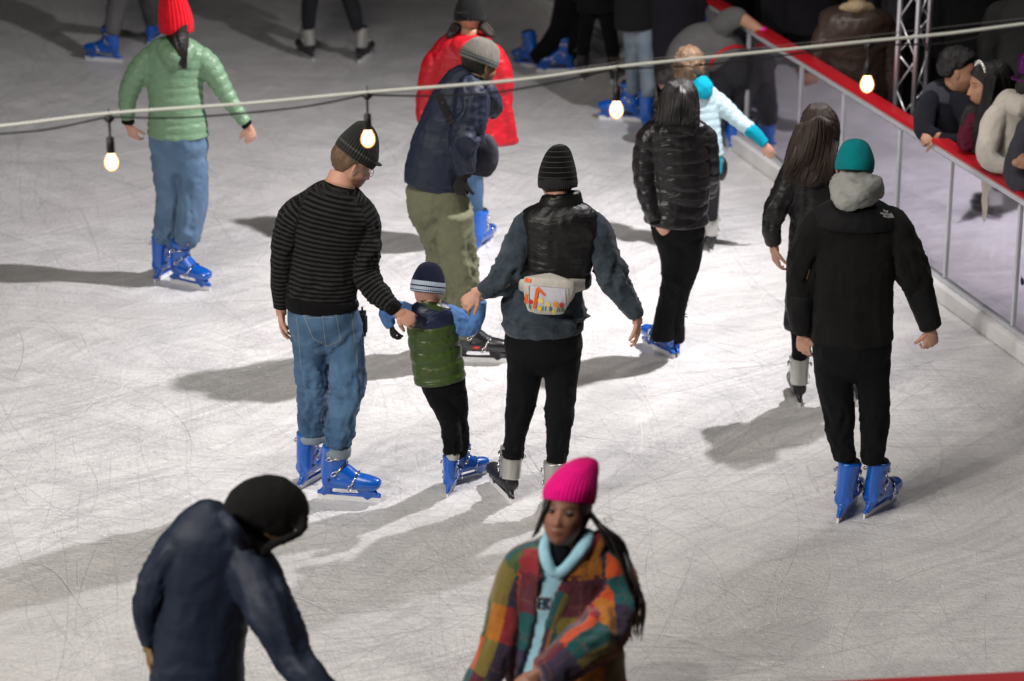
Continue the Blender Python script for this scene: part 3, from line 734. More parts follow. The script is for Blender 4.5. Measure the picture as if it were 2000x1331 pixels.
wp = [(-300, 300), (-291, 282), (0, 262), (100, 252), (205, 230), (221, 229), (340, 231), (470, 222), (600, 208), (708, 187), (726, 186), (840, 188), (960, 182), (1100, 158), (1196, 136), (1214, 135), (1330, 130), (1450, 120), (1580, 102), (1688, 89), (1706, 88), (1850, 84), (2000, 56), (2300, 30)]
m = MB(); m.tube([Vector(p)-r1 for p in catmull([(*pS(x, y), 0, 0) for x, y in wp], .05)[:, :3]], .0036, 7); m.build('wire', blk, root)
def bulbmat():
    b = NB('glowing_filament_glass'); b.nt.nodes.remove(b.p); e = b.n('ShaderNodeEmission'); lw = b.n('ShaderNodeLayerWeight'); lw.inputs[0].default_value = .35
    c = b.mix(b.ramp(lw.outputs['Facing'], [(.12, 0.0), (.6, 1.0)]), (1, .74, .38), (1, .33, .07)); b.l(c, e.inputs[0])
    st = b.math('ADD', b.math('MULTIPLY', b.math('POWER', b.math('SUBTRACT', 1.0, lw.outputs['Facing']), 2.0), 6.5), 1.1); b.l(st, e.inputs[1]); b.l(e.outputs[0], b.out.inputs[0]); return b.m
bm_ = bulbmat()
for i, (x, y) in enumerate(((-291, 282), (213, 232), (717, 187), (1205, 136), (1697, 89))):
    p = pS(x, y)-r1; ln = (.125, .13, .13, .12, .115)[i]
    m = MB(); m.tube([p+Vector((0,0,.012)), p+Vector((0,0,-.01)), p+Vector((0,0,-.018)), p+Vector((0,0,-ln*.52)), p+Vector((0,0,-ln*.55)), p+Vector((0,0,-ln))], [.010, .013, .0045, .0045, .0135, .0155], 12)
    m.tube([p+Vector((-.018,0,0)), p+Vector((.018,0,-.001))], .0075, 8); m.tube([p+Vector((0,0,.0)), p+Vector((0,0,.038))], .0022, 6)
    so = m.build('lamp_holder', blk, root)
    m = MB(); z = -ln; prof = [(0, .0135), (.008, .016), (.022, .0235), (.036, .0265), (.05, .0245), (.062, .0165), (.068, .006), (.069, .001)]
    m.tube([p+Vector((0,0,z-a)) for a, r in prof], [r for a, r in prof], 20); m.build('bulb', bm_, so)
# ------------------------------------------------------------------ lamps
def lamp(nm, kind, loc, target, energy, color, size=.1, spot=None, blend=.5):
    L = bpy.data.lights.new(nm, kind); L.energy = energy; L.color = color
    if kind == 'AREA': L.size = size
    else: L.shadow_soft_size = size
    if spot: L.spot_size = R(spot); L.spot_blend = blend
    o = bpy.data.objects.new(nm, L); COL.objects.link(o); o.location = loc
    o.rotation_euler = (Vector(target)-Vector(loc)).to_track_quat('-Z', 'Y').to_euler(); return o
lamp('rink_spotlight', 'SPOT', (2.35, 14.7, 4.7), (-1.7, 15.3, 0), 1620, (1, .955, .975), .06, 100, 1.0)
lamp('rink_wash', 'SPOT', (4.6, 17.5, 7.0), (1.0, 12.4, 0), 380, (1, .96, .95), 1.5, 55, 1.0)
for k_, (lx, ly, lz) in enumerate(((-8.6, 2.2, 7.0), (-7.2, 3.0, 7.6), (-9.0, 4.4, 6.2))): lamp('stage_floodlight', 'SPOT', (lx, ly, lz), (1.3, 11.3, 0), (1450, 1350, 1100)[k_], (1.0, .94, .87), .07, 56, 1.0)
lamp('soft_overhead', 'AREA', (-1.5, 9.0, 9.5), (.6, 10.8, 0), 330, (1.0, .93, .86), 4)
w = bpy.data.worlds.new('World'); scn.world = w; w.use_nodes = True
bg = w.node_tree.nodes.get('Background') or w.node_tree.nodes.new('ShaderNodeBackground'); bg.inputs[0].default_value = (.55, .6, .7, 1); bg.inputs[1].default_value = .012
# ------------------------------------------------------------------ camera
cd = bpy.data.cameras.new('Camera'); cam_o = bpy.data.objects.new('Camera', cd); COL.objects.link(cam_o); scn.camera = cam_o
cam_o.location = (0, 0, CH); cam_o.rotation_euler = (R(90)-TH, 0, 0); cd.sensor_width = 36; cd.lens = FPX/2000*36; cd.clip_end = 300
cd.dof.use_dof = True; cd.dof.focus_distance = 13.0; cd.dof.aperture_fstop = 2.0
scn.view_settings.view_transform = 'Standard'; scn.view_settings.look = 'None'; scn.view_settings.exposure = 0.22; scn.view_settings.gamma = 1
# ------------------------------------------------------------------ wardrobe
skinmat('skin_light', (.60, .33, .24)); skinmat('skin_tan', (.42, .22, .14)); skinmat('skin_brown', (.22, .14, .06)); skinmat('skin_deep', (.27, .125, .08))
hairmat('hair_black', (.004, .0035, .0035), (.018, .015, .014), .42); hairmat('hair_brown', (.012, .006, .004), (.060, .032, .016), .5)
hairmat('hair_ginger', (.10, .055, .03), (.26, .16, .09)); hairmat('hair_curly', (.10, .055, .03), (.42, .27, .15)); hairmat('hair_dark', (.006, .004, .003), (.03, .02, .015))
stripes('striped_wool', (.0045, .0045, .005), (.030, .030, .030), .0225)
cloth('black_rib', (.0045, .0045, .005)); cloth('black_trousers', (.0045, .0048, .006), .85, .3); cloth('black_fleece', (.0095, .0092, .0092), .97, .2, 400, .3, .05)
cloth('black_canvas', (.010, .010, .011), .7, .2, 500, .3); nylon('black_nylon', (.0085, .008, .0085), .46); nylon('black_puffer', (.012, .011, .012), .35)
nylon('navy_nylon', (.009, .015, .036), .6, .06, bump=.25); nylon('navy_raincoat', (.006, .014, .034), .62, .04, .12); cloth('olive_cotton', (.165, .172, .108), .85, .12)
denim('blue_denim', (.020, .058, .135), (.11, .22, .37)); denim('pale_denim', (.055, .11, .20), (.16, .26, .40)); denim('washed_denim', (.11, .15, .19), (.3, .36, .4)); cloth('denim_inside', (.24, .29, .34), .9, .15)
cloth('tie_dye', (.022, .032, .045), .9, .2, 500, .3, .2, 9, (.065, .09, .115)); cloth('blue_jersey', (.10, .22, .50), .85, .12); nylon('green_quilt', (.044, .078, .016), .38, .25); nylon('navy_quilt', (.012, .018, .05), .4)
nylon('mint_puffer', (.18, .31, .19), .42, .12); nylon('white_puffer', (.46, .62, .68), .5, .08); cloth('teal_jersey', (.0, .30, .43), .8, .12); nylon('red_parka', (.44, .004, .014), .5, .1)
knit('red_knit', (.70, .008, .02), 26, st=1.0); knit('pink_knit', (.85, .004, .22), 40, st=.8); knit('black_knit', (.008, .008, .008), 40); knit('charcoal_knit', (.035, .036, .034), 44, st=1.0)
knit('charcoal_banded', (.035, .036, .034), 44, st=1.0, band=[(.032, .040, (.09, .095, .09))]); knit('lined_black_knit', (.005, .005, .005), 60, c2=(.05, .05, .05), per=.023, st=.25); knit('dark_cuff', (.022, .022, .022), 60)
knit('kid_knit', (.008, .010, .03), 50, band=[(.004, .058, (.42, .50, .60)), (.030, .037, (.008, .010, .03)), (.010,.014,(.008,.010,.03))], st=.5); knit('grey_tweed', (.16, .15, .13), 50, band=[(.012, .020, (.05, .07, .10)), (.027, .032, (.06, .08, .1))])
cloth('teal_jersey_hat', (.0, .20, .22), .85, .1, 600, .3); cloth('grey_marl', (.33, .34, .32), .95, .2, 500, .4); cloth('cream_fleece', (.60, .56, .50), .95, .08); cloth('burgundy', (.09, .008, .025), .7, .3); cloth('khaki', (.22, .16, .11), .9, .12)
plain('brown_leather', (.045, .028, .022), .42, bump=.5, bs=14, spec=.5); cloth('grey_shirt', (.11, .11, .108), .9, .15); cloth('red_trim', (.5, .01, .02)); cloth('charcoal_trousers', (.022, .022, .026), .85); cloth('sherpa', (.42, .33, .20), 1, .2, 200, .8)
cloth('long_coat', (.012, .011, .016), .9); cloth('grey_sweats', (.12, .12, .12), .9); cloth('sky_hoodie', (.33, .60, .72), .9, .1); cloth('dark_tee', (.008, .009, .014)); cloth('ribbed_navy', (.012, .013, .020), .9, .2); cloth('dark_hood', (.0085, .0085, .009), .9)
cloth('grey_hoodie', (.035, .035, .036)); cloth('cream_canvas', (.62, .60, .54), .8, .06); plain('orange_webbing', (.85, .13, .01), .5); cloth('grey_bag', (.05, .05, .065), .8); plain('pink_band', (.9, .03, .4), .4)
plain('gold_frame', (.6, .55, .42), .25, .9); plain('black_gear', (.01, .01, .01), .4); plain('white_print', (.75, .75, .75), .6); plain('navy_print', (.01, .012, .04), .6)
plain('tulip_red', (.6, .03, .03), .6); plain('tulip_yellow', (.85, .62, .05), .6); plain('daisy_yellow', (.8, .68, .2), .6); plain('flower_orange', (.85, .35, .05), .6); plain('stem_green', (.05, .22, .06), .6); plain('white_panel', (.62, .61, .68), .6)
plain('stitching', (.22, .26, .3), .8); plain('tiara', (.8, .78, .75), .2, .4); cloth('teal_sock', (.0, .25, .35)); cloth('white_sock', (.6, .6, .56))
def plaid():
    b = NB('plaid_fleece'); o = b.obj(); s = b.attr('s').outputs['Fac']; a = b.attr('ang').outputs['Fac']; tb = b.attr('tube').outputs['Fac']
    cx = b.n('ShaderNodeCombineXYZ')
    wv = b.math('MULTIPLY', b.math('SUBTRACT', b.noise(70, 2, o), .5), .03); s = b.math('ADD', s, wv); a = b.math('ADD', a, b.math('MULTIPLY', wv, 4.0))
    b.l(b.math('ADD', b.math('FLOOR', b.math('DIVIDE', b.math('ADD', s, .03), .14)), .5), cx.inputs[0])
    b.l(b.math('ADD', b.math('FLOOR', b.math('MULTIPLY', a, 1.15)), .5), cx.inputs[1]); b.l(b.math('MULTIPLY', b.math('ROUND', tb), 3.0), cx.inputs[2])
    wn = b.n('ShaderNodeTexWhiteNoise'); b.l(cx.outputs[0], wn.inputs[0])
    pal = [(.0, (.10, .012, .03)), (.15, (.0, .09, .10)), (.28, (.19, .15, .025)), (.42, (.62, .07, .01)), (.55, (.13, .012, .028)), (.66, (.035, .024, .065)), (.78, (.30, .018, .03)), (.88, (.50, .17, .01)), (.95, (.05, .10, .03))]
    c = b.ramp(wn.outputs[0], pal, 'CONSTANT')
    fs = b.math('ABSOLUTE', b.math('SUBTRACT', b.math('FRACT', b.math('DIVIDE', s, .14)), .5)); fa = b.math('ABSOLUTE', b.math('SUBTRACT', b.math('FRACT', b.math('MULTIPLY', a, 1.15)), .5))
    ln = b.math('ADD', b.math('LESS_THAN', fs, .02), b.math('LESS_THAN', fa, .02), True)
    c = b.mix(b.math('MULTIPLY', ln, .35), c, (.25, .12, .05)); n = b.noise(60, 4, o); c = b.mix(b.math('MULTIPLY', n, .35), c, (.02, .015, .015))
    b.set(Base_Color=c, Roughness=1.0, Sheen_Weight=.5, Specular_IOR_Level=.1); b.bump(b.noise(140, 3, o), .8, .008); MATS['plaid_fleece'] = b.m
plaid()
# ------------------------------------------------------------------ people (pixel pairs are measured on the photograph, turned to metres at each person's own distance)
def lens(p):   # eyeglasses
    m = MB()
    for sx in (-1, 1):
        c = p.hl((sx*.033, .098, .0)); m.tube([Vector(c)-p.b+p.hM@Vector((.021*math.cos(a), 0, .017*math.sin(a))) for a in np.linspace(0, 6.283, 18)], .0016, 5, False)
        m.tube([p.hl((sx*.054, .098, .004))-p.b, p.hl((sx*.074, .05, .006))-p.b, p.hl((sx*.080, -.005, .004))-p.b], .0016, 5)
    m.tube([p.hl((-.012, .099, .002))-p.b, p.hl((.012, .099, .002))-p.b], .0016, 5); m.build('glasses', MATS['gold_frame'], p.root)
def ring(p, name, mat, x, y, dd, r, rat=.8, h=8, lean=(0, 1), parent=None, vox=.008, **k):
    """ribbed band / collar / cuff: short tube centred at a pixel, along a pixel direction"""
    dx, dy = lean; L = math.hypot(dx, dy); dx, dy = dx/L*h/2, dy/L*h/2
    return p.g(name, mat, [p.T([(x-dx, y-dy, dd, r), (x, y, dd, r*1.03), (x+dx, y+dy, dd, r)], ratio=rat)], vox=vox, parent=parent or p.root, amp=.002, **k)

# ---- 1 man in striped sweater
def man_striped():
    p = Person('man in striped black sweater and rolled blue jeans holding the small child by the hand', 640, 966, 'skin_light'); p.sd = 3
    tor = p.torso([(660, 366, 0, 30, .8), (655, 385, 0, 56, .62), (648, 415, 0, 76, .58), (640, 455, 0, 76, .62), (634, 500, 0, 68, .66), (630, 550, 0, 66, .7), (629, 590, 0, 67, .70)])
    la = p.arm([(592, 402, 0, 30), (570, 440, -.0, 29), (553, 500, -.02, 23), (548, 545, -.01, 19), (549, 596, .02, 14.5)])
    ra = p.arm([(700, 405, .02, 31), (713, 450, .03, 29), (711, 500, .0, 26), (714, 535, -.02, 25), (738, 572, -.06, 20), (773, 606, -.12, 14.5)])
    sh = p.T([(600, 405, 0, 30), (650, 385, 0, 36), (697, 405, .02, 31)], ratio=.8)
    sw = p.g('sweater', 'striped_wool', [tor, la, ra, sh], vox=.0095, amp=.0075, fs=11, joints=((1, .22, .12, 1.3), (2, .28, .10, 2.0), (2, .5, .08, 1.2), (0, .48, .1, 1.0)))
    p.g('hem_band', 'black_rib', [p.T([(630, 580, 0, 71, .76), (629, 590, 0, 73.5, .76), (629, 601, 0, 72, .76)])], parent=sw, amp=.003)
    ring(p, 'cuff', 'black_rib', 549, 594, .02, 15.2, .9, 17, (0, 1), sw); ring(p, 'cuff', 'black_rib', 768, 601, -.113, 16.5, .9, 17, (1, .85), sw)
    p.g('collar', 'black_rib', [p.T([(659, 362, .0, 26, .85), (662, 352, .01, 22, .9)])], parent=sw, amp=.001)
    hips = p.T([(629, 588, 0, 66, .76), (632, 620, 0, 69, .78), (640, 655, 0, 69, .62), (643, 680, 0, 54, .5)])
    ll = p.leg([(607, 650, 38), (608, 700, 35), (612, 745, 31), (612, 790, 28), (610, 830, 27), (610, 853, 27)], 946)
    rl = p.leg([(674, 650, 39), (676, 700, 38), (680, 750, 33), (672, 790, 30), (664, 830, 28), (661, 868, 27)], 976)
    tr = p.g('jeans', 'blue_denim', [hips, ll, rl], vox=.0095, amp=.008, fs=12, fade=1.0, joints=((1, .25, .10, 1.5), (2, .27, .10, 1.8), (1, .46, .09, 1.6), (2, .5, .07, 1.4), (0, .22, .07, .8)))
    ring(p, 'turn_up', 'denim_inside', 610, 853, p.fd(947), 28.5, 1, 14, (0, 1), tr); ring(p, 'turn_up', 'denim_inside', 659, 880, p.fd(975), 26.5, 1, 20, (0, 1), tr)
    st = []
    pk = [(593, 617), (656, 615), (665, 664), (641, 676), (612, 662), (593, 617)]; st += line_poly(pk, 1.6); st += line_poly([(594, 622), (657, 620)], 1.3)
    st += line_poly([(558, 606), (566, 650), (575, 657)], 1.4) + line_poly([(686, 612), (697, 700), (699, 760)], 1.3) + line_poly([(628, 600), (633, 650), (637, 680)], 1.4) + line_poly([(576, 598), (583, 650), (588, 720)], 1.1)
    decal('stitching', st, tr, p.b, MATS['stitching'], tr, .0015)
    p.head(686, 322, .03, 22, -24, 4, 1.0, .9, neck=(664, 362, 0, .066)); p.hairspline(((-.12, -.06), (-.05, -.045), (-.02, .02), (.03, .04), (.09, .07)), 'hair_ginger', 1.04, .004)
    lens(p)
    p.beanie('charcoal_banded', rim=.038, h=.145, tilt=-14, k=1.03, slouch=(-.0, -.035, .015), cuff=.0, pw=2.0)
    m = MB(); rows = []                       # peak of the cap
    for i in range(9):
        a = R(40+100*i/8); rows.append((.086*math.cos(a), -.014+.106*math.sin(a), .058)); rows.append((.086*math.cos(a)*.95, -.014+.106*math.sin(a)+.052*math.sin((a-R(40))/R(100)*math.pi)**.6, .048))
    V = [p.hl(q)-p.b for q in rows]; F = [(2*i, 2*i+1, 2*i+3, 2*i+2) for i in range(8)]
    o = link('cap_peak', mesh(V, F), MATS['charcoal_knit'], p.root); md = o.modifiers.new('s', 'SOLIDIFY'); md.thickness = .006
    p.hand((549, 604, .02), (.02, .10, -1), (-1, .1, 0), 1, .19, .22, (549, 560, 0)); p.hand((776, 609, -.12), (.55, -.05, -.35), (-.2, -.8, .5), -1, .185, .75, (748, 580, -.08))
    m = MB(); c = p.pt(708, 632, .06)-p.b; m.box(c, (.035, .075, .11)); m.box(c+Vector((.018, -.01, .0)), (.012, .05, .07)); m.tube([c+Vector((0,0,.05)), c+Vector((0,.0,.085))], .006, 6)
    rd = m.build('belt_pouch', MATS['black_gear'], None, False, loc=p.b, bev=.006); tag(rd, 'small black belt pouch on the hip of the man in blue jeans', 'pouch')
    p.inner([tor, la, ra, hips, ll, rl]); p.skate('blue', 604, 946, 58, 1.02); p.skate('blue', 657, 976, -11, 1.04); p.done()
man_striped()
# ---- 2 child
def child():
    p = Person('small child in green quilted vest and striped beanie held up between two adults', 880, 962, 'skin_light'); p.sd = 17
    navy = p.torso([(842, 590, 0, 26, .8), (842, 600, 0, 42, .68), (843, 615, 0, 50, .66), (844, 632, 0, 50, .68)])
    grn = p.T([(844, 628, 0, 50, .69), (847, 660, 0, 50, .72), (853, 700, 0, 50, .74), (860, 741, 0, 51, .76)])
    v = p.g('vest', 'green_quilt', [grn], vox=.008, amp=.003, puff=(.066, .012)); p.g('vest_yoke', 'navy_quilt', [navy], parent=v, vox=.008, amp=.005)
    p.g('vest_collar', 'green_quilt', [p.T([(846, 598, 0, 33, .8), (851, 588, .0, 35, .8)])], parent=v, amp=.003)
    la = p.arm([(805, 612, 0, 17), (780, 606, .02, 15), (755, 607, .03, 15), (757, 625, .02, 12), (764, 636, .02, 10)])
    ra = p.arm([(880, 612, 0, 19), (900, 632, 0, 19), (920, 640, -.01, 16), (934, 615, -.01, 13.5), (940, 588, -.01, 11.5)])
    for t_ in (la, ra): p.g('sleeve', 'blue_jersey', [t_], vox=.006, amp=.006, fs=16, joints=((0, .12, .05, 1.5),))
    ring(p, 'sleeve_band', 'navy_quilt', 786, 600, .02, 16, 1, 10, (1, .1)) if False else None
    hips = p.T([(864, 735, 0, 44, .7), (868, 760, 0, 42, .62), (872, 785, 0, 32, .5)])
    ll = p.leg([(852, 762, 26), (868, 795, 24), (879, 825, 20), (882, 855, 19), (884, 884, 17)], 965)
    rl = p.leg([(888, 762, 25), (892, 795, 23), (895, 830, 20), (897, 860, 19), (896, 884, 17)], 940)
    p.g('trousers', 'black_trousers', [hips, ll, rl], vox=.008, amp=.0065, fs=16, joints=((1, .3, .1, .9), (2, .3, .1, .9), (1, .55, .12, 1.0), (2, .55, .12, 1.0)))
    ring(p, 'sock', 'white_sock', 884, 890, p.fd(965), 13, 1, 14)
    p.head(836, 560, .01, 82, -12, 4, .92, neck=(844, 596, 0, .045)); p.beanie('kid_knit', rim=-.03, h=.155, tilt=-8, k=1.0, cuff=0, pw=2.6)
    p.hand((765, 638, .02), (.15, 0, -1), (-.8, -.6, 0), 1, .12, .6, None, 'dark_cuff'); p.hand((941, 588, -.01), (-.25, 0, 1), (.9, -.3, 0), 1, .125, .7)
    p.inner([navy, grn, la, ra, hips, ll, rl]); p.skate('blue', 880, 962, 76, .72); p.skate('blue', 902, 938, 33, .72); p.done()
child()
# ---- 3 woman in black vest with fanny pack
def woman_vest():
    p = Person('woman in black vest over blue tie dye sweatshirt holding the child with her left arm outstretched', 1040, 968, 'skin_light'); p.sd = 29
    p.root['label'] = 'woman in black sleeveless vest and blue grey sweatshirt wearing a cream waist bag'
    vest = p.torso([(1096, 396, 0, 38, .8), (1096, 410, 0, 66, .68), (1095, 430, 0, 77, .66), (1092, 470, 0, 73, .68), (1087, 510, 0, 68, .70), (1082, 550, 0, 71, .72)])
    v = p.g('vest', 'black_nylon', [vest], vox=.009, amp=.010, fs=7, puff=(.17, .010)); p.g('vest_collar', 'black_nylon', [p.T([(1096, 404, 0, 46, .75), (1096, 388, .005, 41, .8), (1095, 378, .01, 41, .8)])], parent=v, amp=.004, puff=(.06, .004))
    low = p.T([(1083, 520, 0, 50, .66), (1074, 555, 0, 64, .70), (1065, 590, 0, 77, .70), (1063, 620, 0, 78, .70), (1063, 644, 0, 77, .70)])
    la = p.T([(1044, 424, 0, 19), (1026, 440, 0, 24), (1012, 475, -.01, 27), (1000, 520, -.03, 26), (985, 545, -.05, 24), (960, 562, -.08, 19), (938, 571, -.1, 15)])
    ra = p.T([(1142, 424, 0, 19), (1162, 440, 0, 25), (1176, 475, 0, 28), (1190, 525, -.01, 26), (1210, 565, -.02, 23), (1232, 598, -.03, 18), (1245, 620, -.03, 15)])
    sw = p.g('sweatshirt', 'tie_dye', [low, la, ra], amp=.010, fs=12, joints=((1, .3, .12, 1.6), (2, .3, .12, 1.4), (0, .25, .08, 1.6)))
    p.g('hem_band', 'tie_dye', [p.T([(1063, 628, 0, 78.5, .71), (1063, 647, 0, 77.5, .71)])], parent=sw, amp=.002)
    p.g('undershirt', 'grey_marl', [p.T([(1063, 640, 0, 58, .86), (1064, 658, 0, 42, .98)])], amp=.002)
    hips = p.T([(1062, 642, 0, 73, .74), (1062, 675, 0, 76, .74), (1062, 708, 0, 68, .58), (1062, 726, 0, 50, .45)])
    ll = p.leg([(1025, 690, 38), (1024, 735, 35), (1018, 790, 29), (1009, 840, 23), (1001, 892, 19)], 974)
    rl = p.leg([(1099, 690, 38), (1098, 735, 35), (1094, 795, 29), (1090, 855, 24), (1086, 906, 19)], 1000)
    p.g('trousers', 'black_trousers', [hips, ll, rl], amp=.0065, fs=11, joints=((1, .3, .1, .9), (2, .3, .1, .9), (1, .55, .12, 1.0), (2, .55, .12, 1.0)))
    for q_ in ([(1001, 878, p.fd(974), 21), (1001, 892, p.fd(974), 20)], [(1087, 894, p.fd(1000), 20), (1086, 906, p.fd(1000), 19)]): p.g('ankle_cuff', 'black_rib', [p.T(q_)], amp=.002, vox=.007)
    p.head(1088, 348, .03, 100, -8, 0, 1.0, fem=1, neck=(1094, 392, 0, .055)); p.hairspline(((-.12, -.09), (.0, -.06), (.03, .0), (.09, .06)), 'hair_brown', 1.04, .004)
    p.beanie('lined_black_knit', rim=-.035, h=.19, tilt=-4, k=1.02, slouch=(.01, -.02, .0), cuff=.045, cuffmat='dark_cuff', pw=2.2)
    p.hand((935, 572, -.1), (-.5, -.2, -.35), (-.3, -.8, .4), 1, .175, .7, (960, 562, -.08)); p.hand((1244, 622, -.03), (.1, .05, -1), (1, -.2, 0), -1, .18, .25, (1232, 600, -.03), spread=1.8)
    # waist bag (a thing of its own)
    bag = empty('waist_bag', p.b, 'cream waist bag with flower print pocket worn over the black vest', 'waist bag')
    body = garment('bag_body', MATS['cream_canvas'], [p.T([(1074, 546, -.155, 50, .5), (1072, 565, -.17, 52, .55), (1068, 585, -.178, 44, .6), (1066, 606, -.175, 36, .6)], sq=.5)], bag, p.b, vox=.006, amp=.002, smooth=3)
    m = MB()
    for sx in (-1, 1):
        a = [p.pt(1072+sx*40, 560, -.15), p.pt(1078+sx*62, 557, -.10), p.pt(1078+sx*69, 553, -.02)]
        for h, q in zip((.06, .04, .03), a): pass
        V = []
        for h, q in zip((.075, .055, .04), a): V += [q-p.b+Vector((0, -.004, h/2)), q-p.b+Vector((0, -.004, -h/2)), q-p.b+Vector((0, .006, h/2)), q-p.b+Vector((0, .006, -h/2))]
        m.add(V, [(0,1,5,4), (4,5,9,8), (2,6,7,3), (6,10,11,7), (0,4,6,2), (4,8,10,6), (1,3,7,5), (5,7,11,9)])
    m.build('bag_strap', MATS['cream_canvas'], bag)
    rr = lambda x0, y0, x1, y1, n=8: grid_poly(x0, y0, x1, y1, n, n)
    def sk(P): return [[(x, y+(x-1070)*.09) for x, y in q] for q in P]
    pocket = decal('pocket', sk(grid_poly(1036, 560, 1104, 607, 10, 8)), body, p.b, MATS['white_panel'], bag, .004)
    def on(nm, P, mt, of=.006): return decal(nm, sk(P), body, p.b, MATS[mt], pocket, of)
    on('piping', line_poly([(1035, 560), (1104, 559), (1107, 563), (1107, 603), (1103, 608), (1038, 609), (1033, 603), (1033, 563), (1036, 559)], 2.2), 'cream_canvas', .007)
    on('zip_pull', line_poly([(1044, 604), (1050, 566)], 6)+line_poly([(1050, 564), (1064, 577)], 4.5), 'orange_webbing', .010); on('zip_pull', line_poly([(1029, 595), (1031, 577)], 4), 'orange_webbing', .010)
    decal('webbing', line_poly([(1016, 546), (1038, 549)], 7), body, p.b, MATS['orange_webbing'], bag, .006)
    bl = lambda cx, cy, rx, ry: [[(cx, cy), (cx+rx*math.cos(a), cy+ry*math.sin(a)), (cx+rx*math.cos(a+.7), cy+ry*math.sin(a+.7))] for a in np.arange(0, 6.28, .628)]
    on('print_red', bl(1037, 592, 4.5, 5)+bl(1096, 593, 4, 5.5), 'tulip_red', .007); on('print_yellow', bl(1054, 603, 4, 5)+bl(1081, 607, 4, 5), 'tulip_yellow', .007)
    on('print_daisy', bl(1056, 588, 6, 6)+bl(1070, 594, 5, 5), 'daisy_yellow', .007); on('print_orange', bl(1085, 593, 5.5, 6), 'flower_orange', .007)
    on('print_stem', sum([line_poly([(x, 606), (x+1, 598)], 2) for x in (1037, 1060, 1065, 1073, 1076, 1088, 1092, 1096, 1100)], []), 'stem_green', .0065)
    p.inner([vest, low, la, ra, hips, ll, rl]); p.skate('silver', 987, 972, 112, .98, 0, 8); p.skate('silver', 1083, 1000, 82, .98); p.done()
woman_vest()
